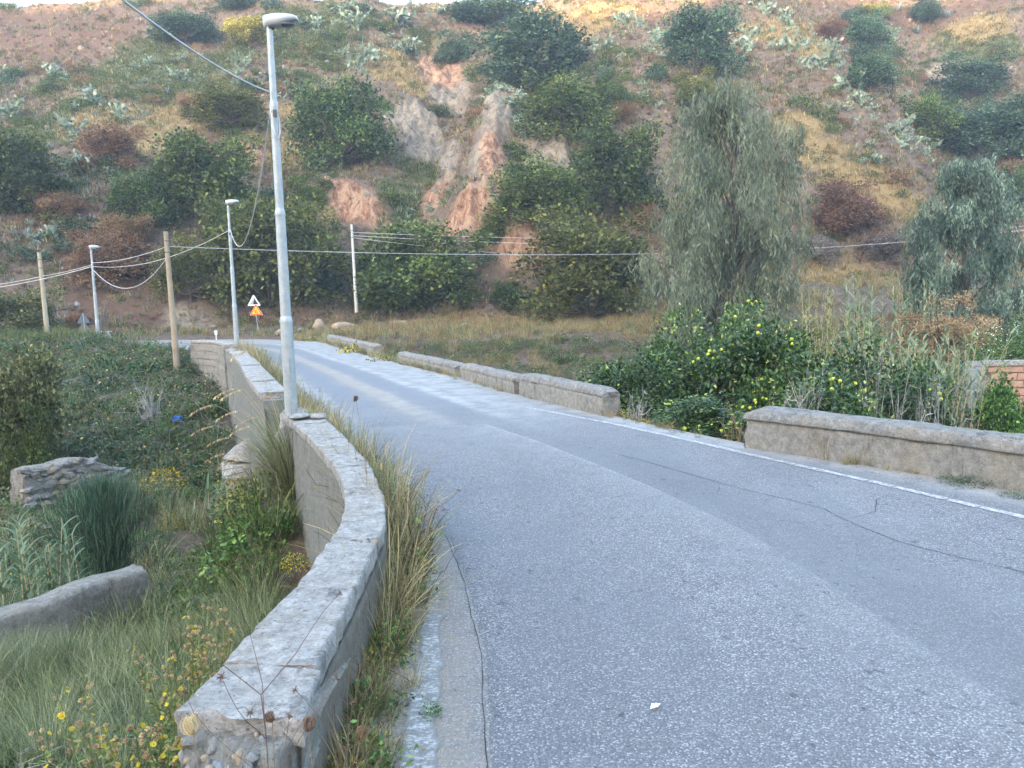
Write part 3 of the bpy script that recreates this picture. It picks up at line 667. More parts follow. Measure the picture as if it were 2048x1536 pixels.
# pebbly broken near end: conglomerate mass and the stones standing out of it
mb = MB(); n = 70; TT, ZZ = np.meshgrid(np.linspace(0, 1, n), np.linspace(-1.6, .53, n*2))
base = np.array(I1[0]); ax = np.array(O1[0])-base; nrm = unit(np.array([ax[1], -ax[0]])); nrm = nrm if nrm[1] < 0 else -nrm
BUL = lambda t, z: .03+.40*smooth(.60, -.35, z)+.06*fbm(t*3, z*4, 2, 4)+.05*fbm(t*9, z*11, 5, 4)+.025*fbm(t*24, z*28, 6, 3)-.30*smooth(.10, 0, t)-.30*smooth(.90, 1, t)-.30*smooth(.46, .53, z)
bul = BUL(TT, ZZ)
P = base+ax*TT[..., None]+nrm*bul[..., None]; V = np.concatenate([P, (ZZ+.02*fbm(TT*6, ZZ*6, 8, 3))[..., None]], -1).reshape(-1, 3)
i = np.arange(2*n-1)[:, None]*n; j = np.arange(n-1)[None, :]
mb.add(V, np.stack([i+j, i+j+1, i+n+j+1, i+n+j], -1).reshape(-1, 4))
mb.build('broken_end', M_ROUGH, w1, True)
stm = [MB() for _ in range(6)]
for q, s in enumerate(stm): sphere(s, (0, 0, 0), (1, .8, .65), 11, 8, .5, 0, .9, q*3)
stm = [s.mesh('stone', [M_STONE, M_STONE2, M_STONE3][q % 3], True) for q, s in enumerate(stm)]
for q in range(290):
    tq, zq = r.uniform(.02, .98), r.uniform(-.35, .53); b = float(BUL(tq, zq))
    p = base+ax*tq+nrm*(b-.004); s = r.choice([.008, .012, .017, .024, .034], p=[.25, .3, .25, .14, .06])
    part('stone', stm[q % 6], w1, (p[0], p[1], zq), tuple(r.uniform(0, 6.3, 3)), (s*r.uniform(.8, 1.4), s, s))

# left parapet, second stretch beyond the lamp post, and the third that bends away
IN2 = [(-4.05, 13.9), (-5.4, 17.2), (-6.8, 20.74), (-8.1, 24), (-9.45, 27.3)]; OUT2 = [(-4.48, 13.72), (-5.85, 17.02), (-7.22, 20.55), (-8.52, 23.8), (-9.85, 27.1)]
I2, O2 = wall_round(IN2, OUT2); tot2 = sect_path(I2, O2, 0, 1, 1)[3]
w2 = empty('parapet_wall', (0, 0, 0), label='straight left parapet with flat coping slabs between the near and the middle lamp post', cat='wall')
mb = MB(); solid(mb, I2, O2, 0, tot2, profile([(.03, -5), (.03, .435), (.97, .435), (.97, -5)], .14), .12, .016, 2.5, 11, .09); mb.build('wall_body', M_ROUGH, w2, True)
us = [.35, 2.6, 4.9, 7.3, 9.9, 12.2, tot2]
for q in range(len(us)-1): slab(us[q]+.012, us[q+1]-.012, 60+q, I2, O2, w2, z0=.437+.012*(q % 2), j0=20+q, j1=21+q)
IN3 = [(-11.35, 31.9), (-12.2, 33.8), (-13.2, 35.5), (-14.4, 36.7), (-15.0, 37.1)]; OUT3 = [(-11.8, 31.7), (-12.65, 33.55), (-13.55, 35.1), (-14.65, 36.25), (-15.25, 36.65)]
I3, O3 = wall_round(IN3, OUT3); tot3 = sect_path(I3, O3, 0, 1, 1)[3]
w3 = empty('parapet_wall', (0, 0, 0), label='far left parapet of squared stone that bends away past the bridge end', cat='wall')
mb = MB(); solid(mb, I3, O3, 0, tot3, profile([(.05, -5), (.05, .46), (.95, .46), (.95, -5)], .2), .15, .012, 3, 21, .04); mb.build('wall_body', M_WALL, w3, True)
us = [0, 1.9, 3.8, tot3]
for q in range(len(us)-1): slab(us[q]+.01, us[q+1]-.01, 80+q, I3, O3, w3, z0=.462)
# squared facing blocks on its outer face
u, Ia, Oa, _ = sect_path(I3, O3, 0, tot3, .1); z = .40; row = 0
while z > -2.6:
    hgt = .30 if row % 2 == 0 else .36; uu = -.2 if row % 2 else .05
    while uu < min(tot3-.3, 6.2):
        L = r.uniform(.45, .75); a, b = np.clip([uu+.012, uu+L-.012], .02, tot3)
        if b-a > .1:
            pa = np.array([np.interp((a+b)/2, u, Oa[:, k]) for k in (0, 1)]); pb = np.array([np.interp((a+b)/2, u, Ia[:, k]) for k in (0, 1)])
            dd = unit(pa-pb); mb = MB(); box(mb, (0, 0, 0), (b-a, .09, hgt-.025), 0, r.random(), 0, .008, r)
            o = mb.build('facing_block', M_WALL, w3); o.location = (*(pa+dd*(.0+r.uniform(-.01, .012))), z-hgt/2); o.rotation_euler = (0, 0, math.atan2(dd[1], dd[0])+math.pi/2)
        uu += L
    z -= hgt; row += 1
# short wall tying 2 and 3 (crumbled, lower)
IN2b = [(-9.5, 27.5), (-10.4, 29.6), (-11.3, 31.8)]; OUT2b = [(-9.9, 27.3), (-10.85, 29.4), (-11.75, 31.6)]
wb = empty('parapet_wall', (0, 0, 0), label='low crumbled stretch of left parapet at the foot of the middle lamp post', cat='wall')
mb = MB(); solid(mb, np.array(IN2b), np.array(OUT2b), .05, 4.55, profile([(.05, -5), (.05, .30), (.3, .36), (.7, .34), (.95, .28), (.95, -5)], .15), .1, .05, 2.2, 33, .1); mb.build('wall_body', M_ROUGH, wb, True)
for q in range(16):
    t = r.random(); mb = MB(); s = r.uniform(.08, .17); sphere(mb, (0, 0, 0), (s*1.3, s, s*.6), 9, 6, .5, 0, .5, q+9); o = mb.build('rubble_stone', [M_STONE, M_CAP][q % 2], wb, True)
    o.location = (-9.75-1.85*t+r.normal(0, .1), 27.6+4.1*t, .36+r.uniform(0, .05)); o.rotation_euler = (0, 0, r.uniform(0, 6))

# right parapets: thick rounded-top walls with a coping lip
def right_wall(I, O, label, seed, lip=True, htop=.56, round_=.09, joints=()):
    I, O = np.asarray(I, float), np.asarray(O, float)
    u, _, _, tot = sect_path(I, O, 0, 1, 1)
    w = empty('parapet_wall', (0, 0, 0), label=label, cat='wall'); htop += {111: 0, 121: -.03, 131: -.05, 141: -.02}.get(seed, 0)
    zc = htop-.15
    ends = [0]+list(joints)+[tot]
    mb = MB(); solid(mb, I, O, .03, tot-.03, profile([(.05, -4.5), (.05, -.03), (.05, zc-.003), (.95, zc-.003), (.95, -4.5)], .09), .08, .014, 3, seed, .05); mb.build('wall_body', M_WALL, w, True)
    for q in range(len(ends)-1):
        lo = -.03 if lip else .035
        pr = profile([(lo, zc), (lo, htop-round_), (lo+.06, htop-.03), (lo+.18, htop), (.82-lo, htop), (.94-lo, htop-.03), (1-lo, htop-round_), (1-lo, zc)], .03)
        def skew(u, R, q=q):
            f0 = smooth(.22, 0, u-u[0]) if q == 0 else 0*u; f1 = smooth(.22, 0, u[-1]-u) if q == len(ends)-2 else 0*u
            f = np.maximum(f0, f1)[:, None]
            R = R.copy(); R[..., 2] -= f*f*.07*smooth(zc, htop, R[..., 2]); return R
        mb = MB(); solid(mb, I, O, ends[q]+.008, ends[q+1]-.008, pr, .05, .017, 5, seed+q*3, .03, skew=skew); mb.build('coping', M_WALLCAP, w, True)
    return w
def para(pts, th):
    P = np.asarray(pts, float); T = unit(np.gradient(P, axis=0)); N = np.stack([T[:, 1], -T[:, 0]], 1); N = np.where((N[:, :1] < 0), -N, N)
    return P, P+N*th
I, O = para([(3.22, 10.62), (4.2, 9.4), (5.34, 7.8), (6.6, 6.0), (8.2, 3.8), (9.6, 1.8)], .46)
WR1 = right_wall(I, O, 'long grey right parapet with stained lip, nearest to the viewer', 101, joints=(4.2,))
I, O = para([(1.62, 13.75), (.9, 15.4), (.12, 17.15)], .40)
right_wall(I, O, 'right parapet block ending bluntly at the gap beside the yellow flowers', 111, lip=False, htop=.50)
I, O = para([(.02, 17.35), (-.75, 19.3), (-1.45, 21.2)], .40)
right_wall(I, O, 'short middle right parapet block with a mossy crack, split from its neighbours', 121, lip=False, htop=.46, joints=(2.3,))
I, O = para([(-1.62, 21.75), (-2.8, 24.6), (-4.15, 27.7)], .40)
right_wall(I, O, 'fourth right parapet block, half hidden by weeds and leaning shrubs', 131, lip=False, htop=.42)
I, O = para([(-5.6, 31.2), (-7.6, 36), (-10.1, 42.2)], .40)
right_wall(I, O, 'farthest pale right parapet behind the clumps of yellow flowers', 141, lip=False, htop=.48)
# drainage holes in the near right wall: short dark pipes
for q, (px, py) in enumerate([(1870, 877), (1998, 889)]):
    P0 = at_z(px, py, .36); mb = MB(); th = np.linspace(0, 2*np.pi, 13)
    nb_ = plain('pipe_black', (.02, .02, .02), .6) if q == 0 else bpy.data.materials['pipe_black']
    tube(mb, [P0+np.array([.06, .04, 0]), P0-np.array([.03, .02, .0])], .018, 8); mb.build('drain_pipe', nb_, WR1)

# bridge pier with a rounded brick nose and a pointed concrete cap
pc = np.array([-6.75, 19.2]); pr_ = empty('bridge_pier', (pc[0]-.05, pc[1]-.1, -.45), 0, (.92, .92, 1), label='rounded brick pier nose with a pointed concrete cap beside the left bridge wall', cat='bridge pier')
nb_ = NT('pier_brick'); v = nb_.coord('Object'); mb = MB()
bm1 = plain('brick_tan', (.22, .165, .12), .9, .2, 0, .25, 6, .4); mort = plain('mortar', (.19, .18, .16), .95, .2, 0, .2, 6, .3)
mb = MB(); tube(mb, [(0, 0, -4.4), (0, 0, -1.62)], .50, 24); mb.build('pier_core', mort, pr_, True)
bmesh_ = MB()
a = .22/.52; th = np.linspace(-a/2+.02, a/2-.02, 4); ring = []
for zz in (-.032, .032):
    for rr_ in (.47, .522):
        ring.append(np.stack([rr_*np.cos(th), rr_*np.sin(th), np.full(4, zz)], 1))
V = np.concatenate(ring); qd = []
for k in range(3): qd += [[4+k, 5+k, 13+k, 12+k], [8+k, 9+k, 13+k, 12+k][::-1] if False else [8+k, 12+k, 13+k, 9+k], [k, 1+k, 5+k, 4+k]]
qd += [[0, 4, 12, 8], [3, 11, 15, 7]]
bmesh_.add(V, qd); bme = bmesh_.mesh('brick', bm1)
for rw in range(20):
    for k in range(15):
        ang = k*2*np.pi/15+(rw % 2)*np.pi/15
        if math.cos(ang-math.radians(235)) > -.05:
            s = 1+r.normal(0, .008); part('brick', bme, pr_, (0, 0, -1.70-rw*.075), (0, 0, ang), (s, s, 1))
mb = MB(); tube(mb, [(0, 0, -1.64), (0, 0, -1.30), (0, 0, -1.28)], [.60, .60, .56], 24); mb.build('cap_band', M_CAP, pr_, True)
mb = MB(); tube(mb, [(0, 0, -1.28), (.04, .05, -1.0), (.16, .2, -.72)], [.57, .30, .03], 20); mb.build('cap_cone', M_CAP, pr_, True)

# ------------------------------------------------------------------ lamps, poles, wires, signs
M_GALV = NT('galvanised'); v = M_GALV.coord('Object'); M_GALV = M_GALV.done(M_GALV.ramp(M_GALV.noise(v, 9, 5, .7), [(.3, (.26, .29, .31)), (.7, (.36, .39, .41))]), .5, M_GALV.bump(M_GALV.noise(v, 60, 3), .1, .003), .4, .35)
M_LHEAD = plain('lamp_grey', (.36, .38, .39), .35, .5, 0, .05)
M_LENS = plain('lamp_lens', (.10, .11, .13), .12, .6, 0, .1)
M_CABLE = plain('cable_grey', (.46, .46, .47), .7); M_DARKC = plain('cable_dark', (.07, .07, .075), .7)
M_CONCP = plain('pole_concrete', (.32, .28, .21), .9, .2, 0, .15, 1.5, .2); M_WOODP = plain('pole_wood', (.27, .22, .16), .9, .2, 0, .25, 1.5, .3)
def street_lamp(loc, hgt, s, label, yaw=0.0, lean=0.0):
    root = empty('street_lamp', loc, yaw, label=label, cat='street lamp', group='street lamps along the left side of the road')
    z = [0, .30, .315, .56, .575, .815, .83, 1.0]; rad = [.098, .090, .079, .073, .063, .057, .049, .043]
    for q in range(4):
        a, b = z[2*q], z[2*q+1]; mb = MB()
        tube(mb, [(0, 0, (a+(b-a)*k/6)*hgt) for k in range(7)], np.linspace(rad[2*q], rad[2*q+1], 7)*s, 20, cap=False); mb.build('pole_section', M_GALV, root, True)
        if q < 3:
            mb = MB(); tube(mb, [(0, 0, b*hgt-.01), (0, 0, b*hgt+.02), (0, 0, z[2*q+2]*hgt)], np.array([rad[2*q+1]*1.08, rad[2*q+1]*1.08, rad[2*q+2]])*s, 20, cap=False); mb.build('pole_collar', M_GALV, root, True)
    # head: a rounded shell, thick over the pole and tapering forward, lens below the front
    mb = MB(); n = 17; xs = np.linspace(-.085, .415, n); f = (xs+.085)/.5
    hw = .105*np.sqrt(np.clip(1-(2*f-1)**2*.999, .002, 1))**.75; topz = .075+.085*np.sqrt(np.clip(1-((f-.42)/.60)**2, .0, 1)); botz = np.where(f < .5, -.03+.0*f, -.03+.085*smooth(.40, 1, f))+.025*smooth(.12, 0, f)
    topz = np.where(f > .97, botz+.006, topz); rings = []
    a = np.arange(16)*2*np.pi/16
    for k in range(n):
        c, h = (topz[k]+botz[k])/2, max((topz[k]-botz[k])/2, .003)
        rings.append(np.stack([np.full(16, xs[k]), hw[k]*np.cos(a), c+h*np.sign(np.sin(a))*np.abs(np.sin(a))**.8], 1))
    loft(mb, np.array(rings)*s*1.05+np.array([0, 0, hgt])); mb.build('lamp_head', M_LHEAD, root, True)
    mb = MB(); sphere(mb, (.25*s, 0, hgt+.01*s), (.125*s, .082*s, .034*s), 20, 10); o = mb.build('lamp_lens', M_LENS, root, True)
    mb = MB(); tube(mb, [(.02*s, 0, hgt-.045*s), (.02*s, 0, hgt+.01*s)], .05*s, 16); mb.build('lamp_neck', M_DARKC, root, True)
    hz = hgt*.80
    mb = MB(); box(mb, (0, -.089*s, 1.15), (.075*s, .02, .26)); mb.build('access_door', M_GALV, root); mb = MB(); box(mb, (.03*s, -.075*s, hz-.02), (.05*s, .04*s, .10*s)); mb.build('fuse_box', M_DARKC, root)
    for dz in (0, .09):
        mb = MB(); tube(mb, [(0, 0, hz+dz), (0, 0, hz+dz+.02)], .058*s, 14); mb.build('cable_clamp', M_DARKC, root)
    mb = MB(); p = [(-.05*s, -.03, hz+.11), (-.02, -.055*s, hz-.1), (.02, -.07*s, hz-.32), (.055*s, -.06*s, hz-.38), (.075*s, -.02, hz-.28), (.06*s, .02, hz-.05)]
    tube(mb, p, .010, 6); mb.build('cable_loop', M_CABLE, root, True)
    return root
def top_z(px, py, p): d = ray(px, py); return H+d[2]/d[1]*p[1]
L1 = at_z(583, 826, .50); L2 = at_z(474, 690, .4); L3 = at_y(198, 690, 43.0)
street_lamp((L1[0], L1[1], 0.05), top_z(541, 52, L1)-.05, 1.0, 'tall galvanised street lamp standing in the gap of the left parapet, nearest')
street_lamp((L2[0], L2[1], 0.2), top_z(455, 408, L2)-.2, 1.15, 'middle grey street lamp behind the far end of the left parapet')
street_lamp((L3[0], L3[1], gz(L3[0], L3[1])-.1), top_z(182, 497, L3)-gz(L3[0], L3[1])+.1, 1.15, 'farthest street lamp, its foot hidden by the green bank', yaw=.9)
# concrete socket at the first lamp
sk = MB(); sphere(sk, (L1[0]+.05, L1[1]+.02, .12), (.20, .26, .36), 36, 26, .5, 0, 1.1, 3); tag(sk.build('concrete_footing', M_CAP, None, True), 'crumbling lump of concrete around the foot of the nearest lamp', 'footing')

def pole(name, base_px, top_px, y, r0, r1, mat, label, rings=0):
    b = at_y(*base_px, y); t = at_y(*top_px, y); d = b-t; b2 = b+d/np.linalg.norm(d)*.8
    root = empty(name, (b2[0], b2[1], b2[2]), label=label, cat='utility pole', group='pale utility poles')
    L = t-b2; mb = MB(); tube(mb, [L*k/10 for k in range(11)], np.linspace(r0, r1, 11), 14); mb.build('pole_shaft', mat, root, True)
    for q in range(2):
        f = .93-.08*q; mb = MB(); tube(mb, [L*f, L*(f+.006)], (r0+(r1-r0)*f)*1.12, 14); mb.build('metal_band', M_DARKC, root)
    mb = MB(); tube(mb, [L*.9+np.array([r1, -.03, 0]), L*.9+np.array([r1+.16, -.06, .02]), L*.9+np.array([r1+.16, -.06, .10])], .014, 6); mb.build('insulator_hook', M_DARKC, root)
    return b, t
P2b, P2t = pole('utility_pole', (352, 708), (331, 463), 36.0, .15, .10, M_WOODP, 'tan round utility pole rising from the bramble bank, thickest of the three')
P1b, P1t = pole('utility_pole', (97, 687), (78, 505), 45.0, .15, .10, M_CONCP, 'ringed yellowish utility pole beside the olive bush, farthest left')
P3b, P3t = pole('utility_pole', (712, 604), (703, 449), 60.0, .13, .09, plain('pole_white', (.42, .42, .41), .8), 'slim white utility pole half hidden by the rounded tree at the hill foot')

def wire(name, a, b, sag, rad, mat, label, n=40, group=None):
    a, b = np.asarray(a, float), np.asarray(b, float); t = np.linspace(0, 1, n)
    P = a+(b-a)*t[:, None]; P[:, 2] -= sag*4*t*(1-t); mb = MB(); tube(mb, P, rad, 6)
    return tag(mb.build(name, mat, None, True), label, 'cable', group)
Lh1 = np.array([L1[0], L1[1], top_z(540, 185, L1)]); Lh2 = np.array([L2[0], L2[1], top_z(456, 460, L2)]); Lh3 = np.array([L3[0], L3[1], top_z(184, 533, L3)])
wire('overhead_cable', Lh1+[-.05, -.05, 0], at_y(170, -60, 6.0), .10, .010, M_CABLE, 'thick pale cable from the nearest lamp up over the viewer')
wire('overhead_cable', Lh1+[-.03, .06, -.05], Lh2+[.05, -.05, 0], 1.35, .013, M_CABLE, 'slack cable hanging from the nearest lamp to the middle lamp')
wire('overhead_cable', Lh2, Lh3, .55, .015, M_CABLE, 'pale cable between the middle lamp and the farthest lamp')
wire('overhead_cable', Lh3, at_y(-60, 582, 46), .15, .022, M_CABLE, 'pale cable running left from the farthest lamp out of view')
p2a = P2t+(P2b-P2t)*.12; p2c = P2t+(P2b-P2t)*.2; p1a = P1t+(P1b-P1t)*.26; p3a = P3t+(P3b-P3t)*.10
wire('telephone_line', p2a, at_y(2140, 447, 66), 1.25, .015, M_CABLE, 'long pale line from the tan pole across the whole slope to the right')
wire('telephone_line', p2a, Lh3+[0, -.1, .2], .18, .015, M_CABLE, 'straight upper line between the tan pole and the farthest lamp')
wire('telephone_line', p2c, Lh3+[.05, -.1, -.15], 1.25, .016, M_CABLE, 'deep slack loop between the tan pole and the farthest lamp')
wire('telephone_line', p2c+[0, .1, -.05], Lh3+[.05, .0, -.3], 1.35, .012, M_DARKC, 'lower dark slack loop beside the pale loop by the farthest lamp')
wire('telephone_line', Lh3+[0, 0, .1], p1a, .05, .016, M_CABLE, 'line between the farthest lamp and the ringed pole')
wire('telephone_line', p1a, at_y(-70, 575, 47), .1, .018, M_CABLE, 'line running left from the ringed pole out of view')
wire('telephone_line', p3a, at_y(2140, 444, 84), 1.1, .02, M_CABLE, 'upper of two parallel lines from the white pole to the right')
wire('telephone_line', p3a-[0, 0, .25], at_y(2140, 452, 84), 1.35, .02, M_CABLE, 'lower of two parallel lines from the white pole to the right')
wire('telephone_line', p3a-[0, 0, .4], at_y(2140, 430, 90), 3.3, .018, M_CABLE, 'faint slack line passing low behind the tall drooping tree')
wire('telephone_line', p3a, at_y(380, 560, 52), .5, .014, M_DARKC, 'thin dark line from the white pole down to the left slope')

# triangular signs on one post
def tri_plate(mb, c, side, th, inset=0.0, m=0, rnd=.09):
    Rr_ = side/math.sqrt(3)-inset*2; pts = []
    for k in range(3):
        a = math.pi/2+k*2*math.pi/3; cen = np.array([math.cos(a), math.sin(a)])*(Rr_-rnd*side*.9)
        for b in np.linspace(-math.pi/3, math.pi/3, 5): pts.append(cen+rnd*side*.45*np.array([math.cos(a+b), math.sin(a+b)]))
    P = np.array(pts); n = len(P); V = np.concatenate([np.c_[P[:, 0], np.full(n, -th/2), P[:, 1]], np.c_[P[:, 0], np.full(n, th/2), P[:, 1]], [[0, -th/2, 0], [0, th/2, 0]]])+np.asarray(c)
    k = np.arange(n); k2 = (k+1) % n
    mb.add(V, np.stack([k, k2, n+k2, n+k], 1), .5, m); mb.add(V, np.concatenate([np.stack([k2, k, np.full(n, 2*n)], 1), np.stack([n+k, n+k2, np.full(n, 2*n+1)], 1)]), .5, m)
def poly_plate(mb, pts, y, th=.004):
    P = np.asarray(pts, float); n = len(P); V = np.concatenate([np.c_[P[:, 0], np.full(n, y-th), P[:, 1]], np.c_[P[:, 0], np.full(n, y), P[:, 1]]])
    bmq = [[k, (k+1) % n, n+(k+1) % n, n+k] for k in range(n)]; mb.add(V, bmq)
    mb.add(V, [[0, k, k+1] for k in range(1, n-1)])
MW = plain('sign_white', (.60, .60, .60), .5, .4, 0, .04); MY = plain('sign_yellow', (.78, .42, .02), .5, .4, 0, .05); MO = plain('sign_red_orange', (.70, .07, .01), .5, .4, 0, .05); MK = plain('sign_black', (.012, .012, .015), .6); MG = plain('sign_back_grey', (.15, .165, .18), .5, .4, .3)
MPALE = plain('sign_faded', (.36, .40, .42), .6)
sb = at_y(517, 664, 54.0); sg = empty('warning_sign', (sb[0], sb[1], sb[2]-.15), .12, label='white falling rocks triangle above an orange road narrows triangle on one thin post', cat='road sign')
s2 = at_y(508, 604, 54.0)-sb; s1 = at_y(512.5, 622.5, 54.0)-sb
mb = MB(); tube(mb, [(0, 0.03, 0), (s2[0], .03, s2[2]+.3)], .03, 10); mb.build('post', M_GALV, sg, True)
mb = MB(); tri_plate(mb, (0, 0, 0), .92, .02); o = mb.build('upper_plate', MW, sg); o.location = (s2[0], 0, s2[2]+.15)
up = o
mb = MB(); tri_plate(mb, (0, -.014, 0), .92, .006, .075); mb.build('faded_field', MPALE, up)
mb = MB(); poly_plate(mb, [(.03, .25), (.07, .22), (.20, -.03), (.29, -.16), (-.05, -.16), (.05, -.10), (.03, .0), (.07, .05), (.02, .10)], -.020); mb.build('cliff_symbol', MK, up)
for (x, z, s) in ((-.06, .04, .028), (-.12, -.05, .035), (-.02, -.04, .03), (-.17, -.11, .025), (-.07, -.12, .03)):
    mb = MB(); poly_plate(mb, [(x+s*math.cos(a), z+s*math.sin(a)*.8) for a in np.arange(6)*math.pi/3+.3], -.020); mb.build('rock_symbol', MK, up)
mb = MB(); tri_plate(mb, (0, 0, 0), .92, .02); o = mb.build('lower_plate', plain('sign_rim', (.75, .45, .35), .5), sg); o.location = (s1[0], -.01, s1[2]+.14); lo = o
mb = MB(); tri_plate(mb, (0, -.014, 0), .92, .006, .018); mb.build('red_border', MO, lo)
mb = MB(); tri_plate(mb, (0, -.020, 0), .92, .006, .085); mb.build('yellow_field', MY, lo)
for pts in ([(-.075, -.15), (-.035, -.15), (-.035, 0), (-.05, .10), (-.10, .10), (-.075, 0)], [(.035, -.15), (.085, -.15), (.085, -.09), (.055, 0), (.055, .10), (.02, .10), (.02, 0), (.035, -.05)]):
    mb = MB(); poly_plate(mb, pts, -.026); mb.build('lane_symbol', MK, lo)
for zz in (s2[2]+.13, s1[2]+.12):
    mb = MB(); box(mb, (s2[0]*.6, .02, zz), (.10, .03, .05)); mb.build('clamp', M_GALV, sg)
# sign seen from behind
sb = at_y(172, 676, 48.0); g0 = gz(sb[0], sb[1]); sg = empty('road_sign', (sb[0], sb[1], g0-.1), .9, label='triangular road sign seen from behind beside the farthest lamp', cat='road sign')
z1 = at_y(168, 645, 48)[2]-g0+.1; mb = MB(); tube(mb, [(0, 0, 0), (-.06, 0, z1+.55)], .03, 10); mb.build('post', M_GALV, sg, True)
mb = MB(); tri_plate(mb, (-.04, .05, z1+.18), .8, .02); mb.build('plate', MG, sg)
mb = MB(); tri_plate(mb, (-.04, .05, z1-.32), .8, .02); mb.build('plate', plain('sign_back_tan', (.20, .155, .12), .6), sg)
# cabinet and marker post
cb = at_y(213, 684, 47.0); cbx = empty('utility_cabinet', (cb[0], cb[1], cb[2]-.25), .2, label='small white utility cabinet on the bank top by the farthest lamp', cat='cabinet')
MCAB = plain('cabinet_white', (.45, .46, .47), .5, .3, 0, .06)
mb = MB(); box(mb, (0, 0, .42), (.52, .3, .84)); mb.build('housing', MCAB, cbx)
mb = MB(); box(mb, (0, 0, .87), (.60, .38, .06)); mb.build('lid', MCAB, cbx)
mb = MB(); box(mb, (0, -.158, .42), (.44, .012, .7)); d_ = mb.build('door', MCAB, cbx); mb = MB(); box(mb, (.15, -.172, .45), (.03, .02, .1)); mb.build('handle', MK, d_)
mk = at_y(433, 682, 37.2); mkr = empty('marker_post', (mk[0], mk[1], .52), label='little white marker post with a square head on the far parapet', cat='marker')
mb = MB(); tube(mb, [(0, 0, 0), (0, 0, .28)], .03, 8); mb.build('stem', MW, mkr); mb = MB(); box(mb, (0, 0, .38), (.12, .08, .22)); mb.build('head', MW, mkr)

# ------------------------------------------------------------------ walls of the orchard and the ravine
BY = 25.0; b0 = at_y(1934, 722, BY); M_BLOCK = plain('concrete_block', (.22, .228, .24), .9, .2, 0, .15, 5, .35); M_TERRA = plain('hollow_brick', (.36, .22, .16), .85, .2, 0, .15, 6, .3)
bw = empty('brick_wall', (b0[0], b0[1], b0[2]), -.13, label='orange hollow brick wall with a grey block pillar under the flowering shrub', cat='wall')
mb = MB(); box(mb, (.26, .12, -1.6), (.50, .20, 2.9)); mb.build('pillar_core', mort, bw)
mb = MB(); box(mb, (1.9, .17, -1.6), (2.9, .12, 2.9)); mb.build('wall_core', mort, bw)
mb = MB(); box(mb, (1.93, .10, -.075), (2.84, .34, .15), 0, .5, 0, .006, r); mb.build('coping', M_CAP, bw)
for k in range(14):
    z = -.01-.17*k; off = k % 2
    for a, b in (((0, .19), (.205, .52)) if off else ((0, .32), (.335, .52))):
        mb = MB(); box(mb, (0, 0, 0), (b-a, .2, .155), 0, .5, 0, .004, r); o = mb.build('concrete_block', M_BLOCK, bw); o.location = ((a+b)/2, .02, z-.08)
bk = MB(); box(bk, (0, 0, 0), (.378, .15, .228), 0, .5, 0, .004, r); bkm = bk.mesh('brick', M_TERRA)
for k in range(9):
    for q in range(8):
        x = .75+.40*q+(.2 if k % 2 else 0)
        if x < 3.3: part('brick', bkm, bw, (x, .075+r.normal(0, .006), -.275-.25*k), (0, 0, r.normal(0, .008)))
def stone_wall(a, b, z0, z1, th, label, mat, stones=0, bulge=.1, seed=0, drop=0.0):
    a, b = np.asarray(a, float), np.asarray(b, float); L = np.linalg.norm(b-a); d = (b-a)/L; nn = np.array([d[1], -d[0]])
    nn = nn if nn[1] < 0 else -nn
    root = empty('retaining_wall', (a[0], a[1], 0), label=label, cat='wall')
    n = int(L/.15)+2; t = np.linspace(0, L, n); mid = np.array([d*q for q in t])+nn*(bulge*np.sin(t*.9+seed))[:, None]
    prf = profile([(0, z0), (0, z1-.05), (.15, z1), (.85, z1), (1, z1-.05), (1, z0)], .12); mb = MB()
    
    def skew(u, R):
        R = R.copy(); top = smooth(z0, z1, R[..., 2]); R[..., 2] -= top*(drop*smooth(L*.55, L, u)**1.0+.07*np.exp(-((u-L*.30)/.4)**2)-.025*np.sin(u*2.1))[:, None]; return R
    solid(mb, mid+nn*th/2, mid-nn*th/2, 0, L*.999, prf, .12, .05, 1.6, seed, .08, skew=skew); mb.build('wall_body', mat, root, True)
    rs = np.random.default_rng(seed)
    for q in range(stones):
        u, z = rs.random()*L, rs.uniform(max(z0, z1-1.3), z1-.04); z = z-drop*float(smooth(L*.55, L, u)); s = rs.uniform(.06, .15); mb = MB(); sphere(mb, (0, 0, 0), (s*1.6, s*.8, s*.7), 7, 5, .5, 0, 1.0, q)
        o = mb.build('stone', [M_STONE, M_STONE2, M_WALL][q % 3], root, False); p = d*u+nn*(th/2+bulge*math.sin(u*.9+seed)); o.location = (p[0], p[1], z); o.rotation_euler = (rs.normal(0, .15), rs.normal(0, .2), math.atan2(d[1], d[0]))
    return root
q0, q1 = at_y(-40, 1192, 9.2), at_y(290, 1135, 10.9)
stone_wall(q0[:2], q1[:2], -5, (q0[2]+q1[2])/2-.06, .42, 'low grey concrete wall crossing the ravine below the canes', M_WALL, 0, .12, 2, .04)
q0, q1 = at_y(42, 932, 21.0), at_y(225, 903, 24.0)
stone_wall(q0[:2], q1[:2], -5, (q0[2]+q1[2])/2, .6, 'old rubble stone retaining wall at the foot of the bramble bank', M_WALL, 150, .15, 5, .6)
